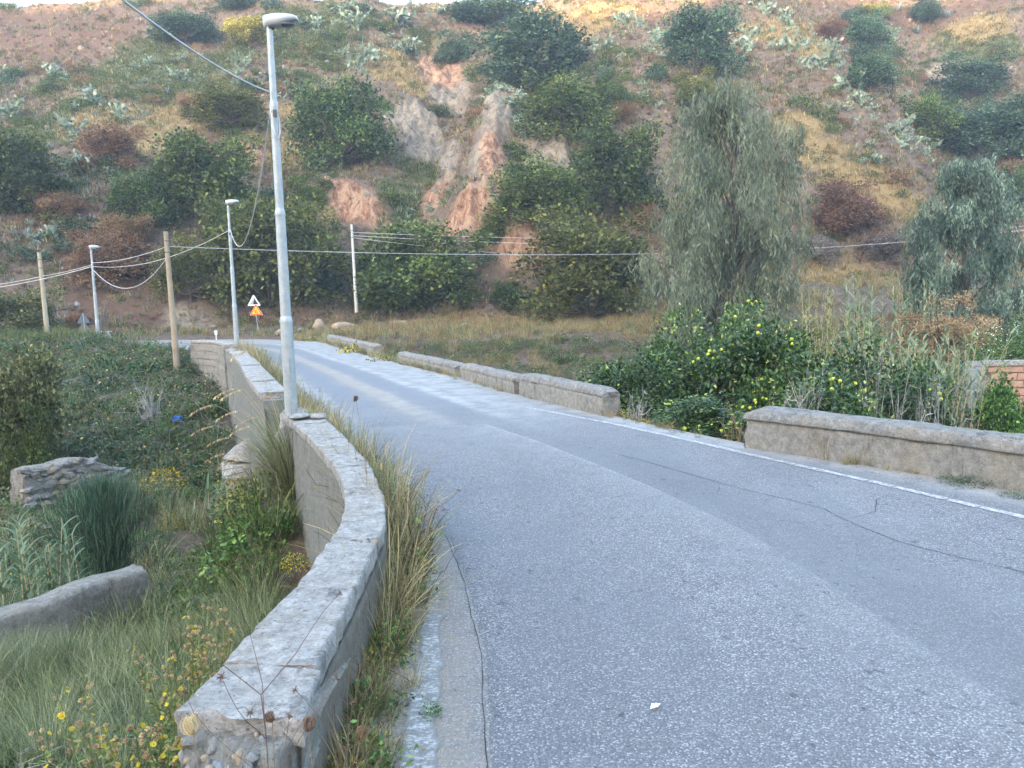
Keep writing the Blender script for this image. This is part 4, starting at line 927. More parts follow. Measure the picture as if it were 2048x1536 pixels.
# ------------------------------------------------------------------ vegetation: materials and builders
G = lambda *s: list(s)
M_OAK = [leaf_mat('oak_leaf_dark', G((0, (0.019, 0.035, 0.012)), (.5, (0.042, 0.066, 0.024)), (1, (0.182, 0.257, 0.069)))),
         leaf_mat('oak_leaf_mid', G((0, (0.027, 0.046, 0.012)), (.5, (0.062, 0.086, 0.026)), (1, (0.240, 0.302, 0.075)))),
         leaf_mat('oak_leaf_olive', G((0, (0.040, 0.055, 0.014)), (.5, (0.085, 0.099, 0.028)), (1, (0.264, 0.285, 0.071)))),
         leaf_mat('oak_leaf_blue', G((0, (0.020, 0.044, 0.027)), (.5, (.045, .078, .050)), (1, (0.194, 0.313, 0.162))))]
M_RUST = leaf_mat('withered_leaf', G((0, (.09, .05, .028)), (.5, (.19, .11, .06)), (1, (.32, .21, .12))))
M_TANL = leaf_mat('dry_tan_leaf', G((0, (.14, .075, .04)), (.5, (.30, .19, .11)), (1, (.45, .32, .20))))
M_YEL = leaf_mat('yellowing_leaf', G((0, (0.070, 0.080, 0.020)), (.5, (.18, .17, .03)), (1, (0.595, 0.473, 0.088))))
M_EUC = leaf_mat('eucalyptus_leaf', G((0, (0.062, 0.086, 0.053)), (.5, (0.138, 0.169, 0.107)), (.93, (0.241, 0.266, 0.174)), (1, (.260, .240, .150))), .25, .5, .35)
M_EUCD = leaf_mat('eucalyptus_leaf_deep', G((0, (0.030, 0.055, 0.040)), (.5, (0.090, 0.138, 0.102)), (1, (0.305, 0.400, 0.294))), .25, .5, .35)
M_CIT = leaf_mat('citrus_leaf', G((0, (0.011, 0.027, 0.007)), (.5, (0.037, 0.079, 0.019)), (.9, (0.096, 0.172, 0.037)), (1, (0.462, 0.524, 0.119))), .2, .32, .5)
M_BRAM = leaf_mat('bramble_leaf', G((0, (0.017, 0.043, 0.014)), (.5, (0.054, 0.106, 0.040)), (.92, (0.115, 0.169, 0.067)), (1, (0.625, 0.429, 0.140))), .25, .5, .35)
M_HERB = leaf_mat('herb_leaf', G((0, (0.022, 0.055, 0.013)), (.5, (0.063, 0.132, 0.034)), (1, (0.274, 0.420, 0.098))), .3, .5, .3)
M_BUSHY = leaf_mat('olive_bush_leaf', G((0, (0.035, 0.045, 0.016)), (.5, (.10, .11, .040)), (1, (0.367, 0.350, 0.149))))
M_GRG = leaf_mat('grass_green', G((0, (0.035, 0.055, 0.018)), (.5, (.085, .115, .038)), (1, (0.315, 0.350, 0.149))), .3, .6, .2)
M_GRS = leaf_mat('grass_silver', G((0, (0.072, 0.090, 0.042)), (.5, (.16, .18, .09)), (1, (0.432, 0.446, 0.257))), .3, .6, .2)
M_INU = leaf_mat('inula_leaf', G((0, (.07, .09, .025)), (.5, (.17, .20, .055)), (1, (.32, .33, .11))), .3, .6, .2)
M_GRD = leaf_mat('grass_dry', G((0, (.12, .085, .04)), (.5, (.29, .215, .105)), (1, (.48, .39, .22))), .3, .7, .2)
M_TWIG = leaf_mat('twig_grey', G((0, (.06, .05, .045)), (.5, (.13, .11, .10)), (1, (.24, .21, .19))), .05, .8, .2)
M_TWIGB = leaf_mat('twig_brown', G((0, (.05, .03, .02)), (.5, (.11, .07, .045)), (1, (.20, .14, .085))), .05, .8, .2)
M_BLEACH = leaf_mat('twig_bleached', G((0, (0.192, 0.180, 0.180)), (1, (0.432, 0.408, 0.396))), .0, .8, .2)
M_REED = leaf_mat('cane_leaf', G((0, (.045, .085, .045)), (.5, (.12, .19, .10)), (1, (.25, .32, .19))), .3, .5, .3)
M_REEDY = leaf_mat('cane_leaf_light', G((0, (.07, .10, .03)), (.5, (.17, .22, .07)), (1, (.33, .34, .14))), .3, .5, .3)
M_PEAR = leaf_mat('prickly_pear_pad', G((0, (0.073, 0.115, 0.084)), (.5, (0.188, 0.254, 0.188)), (.9, (0.316, 0.369, 0.284)), (1, (0.395, 0.364, 0.302))), .05, .6, .3)
M_AGAV = leaf_mat('agave_leaf', G((0, (.06, .10, .10)), (.5, (.14, .20, .20)), (1, (.30, .36, .36))), .05, .5, .3)
M_BARK = plain('bark', (.10, .082, .065), .95, .1, 0, .35, 4, .6)
M_BARKP = plain('pale_bark', (.11, .095, .082), .9, .1, 0, .3, 3, .4)
M_STEMG = plain('stem_green', (.12, .15, .05), .7); M_STEMR = plain('stem_dark_red', (.11, .06, .045), .7); M_STRAW = plain('straw', (.42, .33, .19), .8)
M_DRYSTEM = plain('stem_dry_brown', (.21, .14, .085), .8)
M_FRUIT = plain('fruit_yellow_green', (.42, .46, .05), .4, .4, 0, .2, 20, .1); M_FRUITG = plain('fruit_green', (.19, .27, .035), .4, .4, 0, .2, 20, .1)
M_PETY = leaf_mat('petal_yellow', G((0, (.36, .25, .015)), (1, (.58, .45, .04))), .2); M_PETW = leaf_mat('petal_white', G((0, (.60, .62, .60)), (1, (.82, .82, .80))), .2)
M_SEEDT = leaf_mat('seed_tan', G((0, (.30, .20, .09)), (1, (.62, .48, .29))), .1); M_SEEDB = leaf_mat('seed_brown', G((0, (.05, .03, .022)), (1, (.17, .10, .075))), .05)

def dirs(rg, n): return unit(rg.normal(size=(n, 3)))
def crown(seed, n, leaf, base=.12, lobes=20, aspect=.5, dense=1.0, flat=1.0, kind='quad', up=.6, rl=(.09, .17)):
    """leaf-sized faces gathered in sprigs over uneven lobes; unit tree (height 1, width 1)"""
    rg = np.random.default_rng(seed); mb = MB()
    cd = dirs(rg, lobes); cd[:, 2] = np.abs(cd[:, 2])*1.25-.62; cd = unit(cd)
    q = rg.uniform(.55, 1.0, (lobes, 1))
    C = cd*q*np.array([.36, .36, .42])+np.array([0, 0, .50+base*.45]); rad = rg.uniform(*rl, lobes)*(1.15-.35*q[:, 0])
    k3 = int(lobes*.28); az = np.arange(k3)*6.283/k3+rg.uniform(0, .9, k3); rr3 = rg.uniform(.14, .30, k3); C[3:3+k3] = np.stack([np.cos(az)*rr3, np.sin(az)*rr3, base+rg.uniform(.12, .34, k3)], 1)[:len(C[3:3+k3])]
    C[:3] = rg.normal(0, .05, (3, 3))+[0, 0, .5+base*.3]; rad[:3] = .24
    ns = n//7; li = rg.choice(lobes, ns, p=rad**2/np.sum(rad**2)); d = dirs(rg, ns); d[:, 2] = np.where(d[:, 2] < -.55, -d[:, 2]*.6, d[:, 2]); d = unit(d)
    S = C[li]+d*(rad[li]*rg.uniform(.35, 1.06, ns)**.45)[:, None]*np.array([1, 1, .86*flat])
    gap = fbm(S[:, 0]*7+seed, S[:, 1]*7, S[:, 2]*7, 3); keep = (gap > -.32/dense) & (S[:, 2] > base*.8+.05*rg.normal(size=ns))
    S, d, li = S[keep], d[keep], li[keep]; lt = rg.uniform(-.20, .20, lobes)[li]+rg.normal(0, .15, len(S))+.22*fbm(S[:, 0]*5+seed, S[:, 1]*5, S[:, 2]*5, 2)
    k = 9; P = np.repeat(S, k, 0)+rg.normal(0, leaf*1.15, (len(S)*k, 3)); dd = unit(np.repeat(d, k, 0)+rg.normal(0, .75, P.shape)); dd[:, 2] -= .12
    nn = unit(np.repeat(d, k, 0)*.6+rg.normal(0, .6, P.shape)+[0, 0, up])
    t = np.clip(.5+np.repeat(lt, k)+rg.normal(0, .16, len(P)), 0, 1); L = leaf*rg.uniform(.65, 1.3, len(P))
    (leaves if kind == 'leaf' else quads)(mb, P, dd, nn, L, L*aspect*.5, t)
    A = np.concatenate(mb.v); lo, hi = np.percentile(A, .3, 0), np.percentile(A, 99.7, 0); sc = np.array([1/(hi[0]-lo[0]), 1/(hi[1]-lo[1]), (1-base*.7)/(hi[2]-lo[2])]); of = np.array([-(lo[0]+hi[0])/2, -(lo[1]+hi[1])/2, -lo[2]])
    f = lambda P: (P+of)*sc+np.array([0, 0, base*.7])
    mb.v = [f(v) for v in mb.v]
    return mb, f(C), rad*1.05
def limbs(seed, C, trunk_r=.03, fork=.22, lean=.05, m=0, k=6):
    rg = np.random.default_rng(seed+99); mb = MB(); f = np.array([rg.normal(0, lean), rg.normal(0, lean), fork])
    z = np.linspace(-.06, 1, 6)[:, None]; P = np.c_[f[0]*np.clip(z, 0, 1), f[1]*np.clip(z, 0, 1), fork*z]; P[1:-1, :2] += rg.normal(0, .008, (4, 2))
    tube(mb, P, np.linspace(trunk_r*1.3, trunk_r*.8, 6), k+2)
    for c in C:
        e = c; m1 = f+(e-f)*.5+rg.normal(0, .035, 3)+[0, 0, .02]; pts = np.array([f, f+(m1-f)*.5, m1, m1+(e-m1)*.6, e]); tube(mb, pts, trunk_r*np.array([.55, .42, .30, .18, .07]), k)
        for _ in range(2):
            e2 = c+rg.normal(0, .09, 3); tube(mb, np.array([m1, (m1+e2)/2+rg.normal(0, .02, 3), e2]), trunk_r*np.array([.22, .13, .04]), 4)
    return mb
def bare(seed, n0=7, h=1.0, depth=3, r0=.012, spread=.6, k=3):
    rg = np.random.default_rng(seed); mb = MB()
    def grow(p, d, L, r, lv):
        pts = [p]; q = p.copy(); dd = d.copy()
        for s in range(4): dd = unit(dd+rg.normal(0, .16, 3)+[0, 0, .03]); q = q+dd*L/4; pts.append(q)
        tube(mb, np.array(pts), np.linspace(r, r*.55, 5), k, rg.random(), cap=False)
        if lv > 0:
            for s in range(rg.integers(3, 6)):
                i = rg.integers(1, 5); grow(pts[i], unit(dd+rg.normal(0, spread, 3)), L*rg.uniform(.4, .7), r*.5, lv-1)
    for s in range(n0):
        a = rg.uniform(0, 6.28); d = unit(np.array([math.cos(a)*spread, math.sin(a)*spread, rg.uniform(.7, 1.2)])); grow(np.array([rg.normal(0, .05), rg.normal(0, .05), 0]), d, h*rg.uniform(.4, .6), r0, depth-1)
    return mb
def euc_crown(seed, n, leaf=.026, hw=.0034, wid=.30, low=.05):
    rg = np.random.default_rng(seed); mb = MB(); m = 210
    z = rg.uniform(low+.08, 1, m); prof = np.interp(z, [0, .12, .35, .6, .82, 1], [.95, 1.0, 1.0, .97, .80, .30])*wid
    a = rg.uniform(0, 6.28, m); rr = rg.uniform(.02, 1, m)**.6; C = np.stack([np.cos(a)*rr*prof, np.sin(a)*rr*prof, z], 1)
    ns = n//11; ci = rg.integers(0, m, ns); S = C[ci]+rg.normal(0, 1, (ns, 3))*[.027, .027, .02]; ln = rg.uniform(.03, .10, ns); sw = rg.normal(0, .16, (ns, 2))
    k = 11; f = np.tile(np.linspace(0, 1, k), ns); P = np.repeat(S, k, 0); Lr = np.repeat(ln, k)
    P = P+np.c_[np.repeat(sw, k, 0)*(f*Lr)[:, None], -f*Lr]+rg.normal(0, .004, P.shape)
    D = np.c_[rg.normal(0, .38, (len(P), 2)), -np.ones(len(P))]; t = np.clip(.48+np.repeat(rg.normal(0, .16, m)[ci]+rg.normal(0, .10, ns), k)+rg.normal(0, .14, len(P)), 0, 1)
    L = leaf*rg.uniform(.6, 1.3, len(P)); quads(mb, P, D, dirs(rg, len(P)), L, hw*rg.uniform(.7, 1.3, len(P)), t)
    return mb, C
def euc_limbs(seed, C, r=.016, H_=1.0):
    rg = np.random.default_rng(seed); mb = MB(); ax = lambda z: np.array([.02*math.sin(z*5+seed), .015*math.cos(z*4), z])
    zs = np.linspace(-.03, .9, 14); tube(mb, np.array([ax(z) for z in zs]), np.interp(zs, [-.03, .9], [r*1.3, r*.15]), 8)
    for c in C[rg.choice(len(C), 46, False)]:
        z0 = max(.08, c[2]-rg.uniform(.10, .26)); p = ax(z0); mid = (p+c)/2+[0, 0, .035]; tube(mb, np.array([p, (p+mid)/2+[0, 0, .01], mid, c]), r*np.interp(z0, [0, 1], [.5, .2])*np.array([1, .8, .6, .2]), 5)
    for s in (-1, 1): tube(mb, np.array([ax(.12), ax(.2)+[s*.035, 0, .0], ax(.34)+[s*.08, 0, 0]]), r*np.array([.7, .55, .3]), 6)
    return mb
def tuft(seed, n, h, w, lean=.35, droop=.9, spread=.12, seg=4, tint=(0, 1), heads=0):
    rg = np.random.default_rng(seed); mb = MB(); a = rg.uniform(0, 6.28, n); r = spread*np.sqrt(rg.random(n))
    C = np.stack([np.cos(a)*r, np.sin(a)*r, np.full(n, -.03)], 1); az = a+rg.normal(0, .9, n)
    blades(mb, C, az, h*rg.uniform(.45, 1.1, n), w*rg.uniform(.6, 1.2, n), np.abs(rg.normal(0, lean, n)), droop*rg.uniform(.3, 1.3, n), rg.uniform(*tint, n), 0, seg)
    return mb
def clump(seed, n, r, leaf, aspect=.6, h=.6, canes=6, kind='quad', aspect2=None):
    """low leafy mound"""
    rg = np.random.default_rng(seed); mb = MB(); d = dirs(rg, n//5); d[:, 2] = np.abs(d[:, 2]); S = d*rg.uniform(.45, 1.05, (len(d), 1))**.7*[r, r, r*h]
    S[:, 2] += .12*r*fbm(S[:, 0]*4/r+seed, S[:, 1]*4/r, 0, 2); P = np.repeat(S, 5, 0)+rg.normal(0, leaf*.9, (len(S)*5, 3))
    dd = unit(np.repeat(d, 5, 0)+rg.normal(0, .9, P.shape)-[0, 0, .25]); nn = unit(rg.normal(0, .5, P.shape)+np.repeat(d, 5, 0)*.4+[0, 0, .8]); L = leaf*rg.uniform(.6, 1.3, len(P))
    quads(mb, P, dd, nn, L, L*aspect*.5, np.clip(.5+np.repeat(rg.normal(0, .17, len(S)), 5)+rg.normal(0, .15, len(P)), 0, 1))
    for c in range(canes):
        a = rg.uniform(0, 6.28); e = np.array([math.cos(a), math.sin(a), 0])*r*rg.uniform(.8, 1.5); tube(mb, np.array([[0, 0, 0], e*.35+[0, 0, r*h*1.15], e*.75+[0, 0, r*h*1.1], e+[0, 0, r*h*.4]]), [.006, .005, .004, .002], 3, rg.uniform(.85, 1), 1, False)
    return mb
def reed(seed, stems, h, leafL=.5, w=.022, spread=.4, per=14, lean=.12):
    rg = np.random.default_rng(seed); st, lf = MB(), MB()
    for s in range(stems):
        a = rg.uniform(0, 6.28); r = spread*math.sqrt(rg.random()); b = np.array([math.cos(a)*r, math.sin(a)*r, -.1]); hh = h*rg.uniform(.6, 1.05); la = rg.uniform(0, 6.28); ll = abs(rg.normal(0, lean))
        top = b+np.array([math.cos(la)*ll*hh, math.sin(la)*ll*hh, hh]); z = np.linspace(0, 1, 6)[:, None]; tube(st, b+(top-b)*z+np.array([0, 0, 0])*z, np.linspace(.012, .005, 6), 5, rg.random(), cap=False)
        f = np.linspace(.22, 1, per); C = b+(top-b)*f[:, None]; az = la+np.arange(per)*np.pi+rg.normal(0, .5, per)
        blades(lf, C, az, leafL*rg.uniform(.7, 1.15, per)*np.interp(f, [.2, .5, 1], [.7, 1, .7]), w*rg.uniform(.8, 1.2, per), rg.uniform(.45, .8, per), rg.uniform(.9, 1.7, per), np.clip(.35+.35*f+rg.normal(0, .15, per), 0, 1), 0, 6)
    return st, lf
def prickly_pear(seed, n=30, pad=.26):
    rg = np.random.default_rng(seed); mb = MB(); tips = []
    for s in range(5):
        a = rg.uniform(0, 6.28); tips.append((np.array([math.cos(a), math.sin(a), 0])*rg.uniform(.02, .12), unit(np.array([math.cos(a)*.5, math.sin(a)*.5, 1])), 0))
    k = 0
    while k < n and tips:
        p, d, lv = tips.pop(0); L = pad*rg.uniform(.75, 1.2); c = p+d*L*.5; nrm = unit(np.cross(d, rg.normal(size=3))); s = np.cross(nrm, d)
        th = np.linspace(0, np.pi, 6); ph = np.arange(8)*np.pi/4; U = np.stack([np.sin(th)[:, None]*np.cos(ph), np.sin(th)[:, None]*np.sin(ph), np.repeat(np.cos(th)[:, None], 8, 1)], -1).reshape(-1, 3)
        V = c+U[:, 2:3]*d*L*.53+U[:, 0:1]*s*L*.36*(1+.18*U[:, 2:3])+U[:, 1:2]*nrm*L*.07
        i = np.arange(5)[:, None]*8; j = np.arange(8)[None, :]; mb.add(V, np.stack([i+j, i+8+j, i+8+(j+1) % 8, i+(j+1) % 8], -1).reshape(-1, 4), np.clip(rg.normal(.5, .22), 0, 1)); k += 1
        for b in range(rg.integers(1, 4)):
            tips.append((p+d*L*.9+s*rg.normal(0, .2)*L, unit(d+s*rg.normal(0, .8)+rg.normal(0, .3, 3)+[0, 0, .10]), lv+1))
        rg.shuffle(tips)
    return mb
def agave(seed, n=34, L=.8, w=.055):
    rg = np.random.default_rng(seed); mb = MB(); a = np.arange(n)*2.4; t = np.linspace(0, 1, n)
    blades(mb, np.stack([np.cos(a)*.08, np.sin(a)*.08, .05+.1*(1-t)], 1), a, L*rg.uniform(.75, 1.1, n), w*rg.uniform(.8, 1.2, n), .12+1.25*t, rg.uniform(-.1, .55, n), np.clip(rg.normal(.55, .25, n), 0, 1), 0, 5); return mb

# -- roadside herbs (real size, metres)
def stem_pts(rg, b, d, L, n=6, wob=.08):
    P = [b]; q = b.copy(); dd = d.copy()
    for s in range(n): dd = unit(dd+rg.normal(0, wob, 3)); q = q+dd*L/n; P.append(q)
    return np.array(P), dd
HEADS = {}
def star_head():
    if 'star' not in HEADS:
        rg = np.random.default_rng(1); mb = MB()
        for d in dirs(rg, 22): tube(mb, np.array([d*.001, d*.011]), [.0011, .0005], 3, rg.random())
        sphere(mb, (0, 0, 0), .003, 6, 4); HEADS['star'] = mb.mesh('seed_head', M_SEEDB)
    return HEADS['star']
def nest_head():
    if 'nest' not in HEADS:
        rg = np.random.default_rng(2); mb = MB(); n = 64; a = rg.uniform(0, 6.28, n); r = rg.uniform(.3, 1, n)
        for k in range(n):
            c, s = math.cos(a[k]), math.sin(a[k]); q = r[k]; P = np.array([[0, 0, 0], [c*.012*q, s*.012*q, .006], [c*.025*q, s*.025*q, .017], [c*.027*q, s*.027*q, .032], [c*.022*q, s*.022*q, .044+.006*rg.random()]])
            tube(mb, P, [.0009, .0009, .0008, .0008, .0012], 3, rg.random(), cap=False)
            for e in range(3): sphere(mb, P[4]+rg.normal(0, .003, 3), .0016, 5, 3, rg.random())
        HEADS['nest'] = mb.mesh('seed_head', M_SEEDT)
    return HEADS['nest']
def nest_brown():
    if 'nestb' not in HEADS: m = nest_head().copy(); m.materials[0] = leaf_mat('seed_rust', G((0, (.10, .05, .03)), (1, (.34, .22, .14)))); HEADS['nestb'] = m
    return HEADS['nestb']
def flower_head(kind):
    if kind not in HEADS:
        rg = np.random.default_rng(4); mb = MB()
        if kind == 'tan':
            n = 40; d = dirs(rg, n); d[:, 2] = np.abs(d[:, 2]); quads(mb, d*.001, d+[0, 0, .4], dirs(rg, n), .011, .003, rg.random(n)); sphere(mb, (0, 0, 0), (.005, .005, .006), 7, 5, .2); HEADS[kind] = mb.mesh('flower_head', M_SEEDT)
        else:
            n = 13; a = np.arange(n)*2*np.pi/n; quads(mb, np.zeros((n, 3)), np.stack([np.cos(a), np.sin(a), np.full(n, .35)], 1), np.tile([0, 0, 1.], (n, 1)), .013, .0032, rg.random(n)); sphere(mb, (0, 0, .001), (.005, .005, .004), 8, 5, .3); HEADS[kind] = mb.mesh('flower_head', M_PETY)
    return HEADS[kind]
def put(parent, mesh, p, rg, s=1.0, d=None):
    o = part(mesh.name.split('.')[0], mesh, parent, p, None, (s, s, s))
    if d is not None: o.rotation_euler = Vector(d).to_track_quat('Z', 'Y').to_euler()
    return o
def w_bidens(root, seed, h, tilt=(0, 0), heads=10, green=1.0, hs=1.0, mat=None):
    rg = np.random.default_rng(seed); st, lf = MB(), MB(); P, dd = stem_pts(rg, np.zeros(3), unit(np.array([tilt[0], tilt[1], 1])), h*.8, 8, .05)
    tube(st, P, np.linspace(.0030, .0016, 9), 5); ends = []
    for k in range(3, 9):
        for s in (-1, 1):
            a = k*1.6+(s > 0)*np.pi; d = unit(np.array([math.cos(a), math.sin(a), 0])*.75+dd*rg.uniform(.6, 1.1)); Q, e = stem_pts(rg, P[k], d, h*rg.uniform(.14, .34), 5, .1); tube(st, Q, np.linspace(.0015, .0008, 6), 4); ends.append((Q[-1], e))
            if k > 4 and rg.random() < .6:
                Q2, e2 = stem_pts(rg, Q[3], unit(e+rg.normal(0, .5, 3)), h*.12, 4, .1); tube(st, Q2, np.linspace(.0013, .0008, 5), 3); ends.append((Q2[-1], e2))
    nl = int(26*green)
    if nl:
        i = rg.integers(0, 6, nl); a = rg.uniform(0, 6.28, nl); D = np.stack([np.cos(a), np.sin(a), rg.normal(-.1, .3, nl)], 1); leaves(lf, P[i]+rg.normal(0, .012, (nl, 3)), D, np.tile([0, 0, 1.], (nl, 1))+rg.normal(0, .3, (nl, 3)), rg.uniform(.03, .07, nl), rg.uniform(.006, .013, nl), rg.random(nl)); lf.build('leaves', M_HERB, root)
    st.build('stem', mat or M_STEMR, root, True)
    for q in rg.permutation(len(ends))[:heads]: put(root, star_head(), ends[q][0], rg, hs*rg.uniform(.8, 1.15), ends[q][1])
def w_carrot(root, seed, h, tilt=(0, 0), n=2, s=1.0, brown=False):
    rg = np.random.default_rng(seed); st = MB(); P, dd = stem_pts(rg, np.zeros(3), unit(np.array([tilt[0], tilt[1], 1])), h, 8, .05); tube(st, P, np.linspace(.0024, .0016, 9), 5); ends = [(P[-1], dd)]
    for k in range(n-1):
        a = rg.uniform(0, 6.28); Q, e = stem_pts(rg, P[4+k % 3], unit(np.array([math.cos(a)*.6, math.sin(a)*.6, 1])), h*.45, 6, .06); tube(st, Q, np.linspace(.0022, .0016, 7), 4); ends.append((Q[-1], e))
    st.build('stem', M_DRYSTEM, root, True)
    for p, d in ends: put(root, nest_brown() if brown else nest_head(), p, rg, s*rg.uniform(.85, 1.1), unit(d+rg.normal(0, .15, 3)))
def w_conyza(root, seed, h, tilt=(0, 0), plume=.45, mat=None, pm=None):
    rg = np.random.default_rng(seed); st, lf, pl = MB(), MB(), MB(); P, dd = stem_pts(rg, np.zeros(3), unit(np.array([tilt[0], tilt[1], 1])), h, 10, .035); tube(st, P, np.linspace(.0045, .0015, 11), 5)
    n = 110; f = rg.uniform(.06, 1-plume*.6, n); C = np.stack([np.interp(f, np.linspace(0, 1, 11), P[:, k]) for k in range(3)], 1); a = rg.uniform(0, 6.28, n)
    quads(lf, C, np.stack([np.cos(a), np.sin(a), rg.uniform(.2, 1.2, n)], 1), rg.normal(0, .4, (n, 3))+[0, 0, 1], rg.uniform(.025, .06, n), .0028, rg.random(n))
    n = 340; f = rg.uniform(1-plume, 1.02, n); C = np.stack([np.interp(f, np.linspace(0, 1, 11), P[:, k]) for k in range(3)], 1); w = .035*np.sin(np.clip((f-1+plume)/plume, 0, 1)*np.pi*.85+.35)+.004; a = rg.uniform(0, 6.28, n); rr = np.sqrt(rg.random(n))
    C = C+np.stack([np.cos(a)*w*rr, np.sin(a)*w*rr, w*.6*rr], 1); quads(pl, C, dirs(rg, n)*.6+[0, 0, .6], dirs(rg, n), rg.uniform(.008, .017, n), .0022, rg.random(n))
    st.build('stem', M_STEMG, root, True); lf.build('leaves', mat or M_GRS, root); pl.build('plume', pm or M_GRS, root)
def w_dotty(root, seed, h, heads=26):
    rg = np.random.default_rng(seed); st, lf = MB(), MB(); ends = []
    for s in range(3):
        P, dd = stem_pts(rg, np.array([rg.normal(0, .02), rg.normal(0, .02), 0]), unit(np.array([rg.normal(0, .22), rg.normal(0, .22), 1])), h*rg.uniform(.8, 1), 9, .06); tube(st, P, np.linspace(.0034, .0014, 10), 5)
        for k in range(3, 10):
            for q in range(2):
                a = rg.uniform(0, 6.28); Q, e = stem_pts(rg, P[k], unit(np.array([math.cos(a), math.sin(a), rg.uniform(.3, 1)])), h*rg.uniform(.1, .3), 5, .12); tube(st, Q, np.linspace(.0017, .0008, 6), 3); ends.append((Q[-1], e)); ends.append((Q[3], e))
        nl = 16; i = rg.integers(0, 6, nl); a = rg.uniform(0, 6.28, nl); quads(lf, P[i], np.stack([np.cos(a), np.sin(a), rg.normal(0, .3, nl)], 1), np.tile([0, 0, 1.], (nl, 1)), rg.uniform(.015, .035, nl), .004, rg.random(nl))
    st.build('stem', M_STEMR, root, True); lf.build('leaves', M_HERB, root)
    for q in rg.permutation(len(ends))[:heads]: put(root, star_head(), ends[q][0], rg, .75, ends[q][1])
def w_inula(root, seed, h, stems=7, tan=.6, heads=7, spread=.12):
    rg = np.random.default_rng(seed); st, lf = MB(), MB(); hd = []
    for s in range(stems):
        a = rg.uniform(0, 6.28); b = np.array([math.cos(a), math.sin(a), 0])*spread*rg.random(); P, dd = stem_pts(rg, b, unit(np.array([math.cos(a)*.22, math.sin(a)*.22, 1])), h*rg.uniform(.65, 1.05), 9, .05); tube(st, P, np.linspace(.005, .0022, 10), 5)
        n = 46; i = rg.integers(0, 9, n); az = rg.uniform(0, 6.28, n); leaves(lf, P[i]+rg.normal(0, .012, (n, 3)), np.stack([np.cos(az), np.sin(az), rg.uniform(0, .9, n)], 1), np.tile([0, 0, 1.], (n, 1))+rg.normal(0, .3, (n, 3)), rg.uniform(.03, .06, n), rg.uniform(.005, .009, n), rg.random(n))
        for q in range(heads):
            k = rg.integers(6, 10); az = rg.uniform(0, 6.28); Q, e = stem_pts(rg, P[k], unit(np.array([math.cos(az)*.8, math.sin(az)*.8, 1])), rg.uniform(.025, .075), 4, .1); tube(st, Q, .0011, 3); hd.append((Q[-1], e))
    st.build('stem', M_STEMG, root, True); lf.build('leaves', M_INU, root)
    for p, e in hd: put(root, flower_head('tan' if rg.random() < tan else 'yellow'), p, rg, rg.uniform(1.0, 1.45), e)
# ------------------------------------------------------------------ vegetation: planting
OAK = []
for q, (sd, n, lo, base) in enumerate([(11, 11000, 22, .08), (23, 11000, 16, .16), (37, 10000, 26, .10), (41, 9000, 13, .02), (59, 9000, 18, .05), (67, 12000, 24, .04)]):
    mb, C, rad = crown(sd, n, .027, base, lo, .62)
    OAK.append((mb.mesh('crown', M_OAK[1]), limbs(sd, C, .022 if q < 3 else .014, .2 if base > .07 else .08).mesh('trunk', M_BARK, True)))
def set_mat(o, m):
    o.material_slots[0].link = 'OBJECT'; o.material_slots[0].material = m
def tree(name, label, px, base, top, w, v, mat, y=None, cat='tree', group=None, rz=None, deep=.8, sink=.3):
    p = hit(px, base) if y is None else at_y(px, base, y)
    if y is not None: p[2] = gz(p[0], p[1])
    if y is None and px < 900 and base > 600: p = hit(px, base-12)
    D = depth_of(p); zt = H+p[1]*(ray(px, top)[2]/ray(px, top)[1]); hgt = max(zt-p[2], .6)+sink; W_ = w*D/F*1.02
    root = empty(name, (p[0], p[1], p[2]-sink), rng.uniform(-.5, .5)+(math.pi if rng.random() < .5 else 0) if rz is None else rz, (W_, W_*deep, hgt), label, cat, group)
    c = part('crown', OAK[v][0], root); set_mat(c, mat); part('trunk', OAK[v][1], root)
    return root
D0, D1, D2, D3 = M_OAK
OG = 'green trees on the hill'
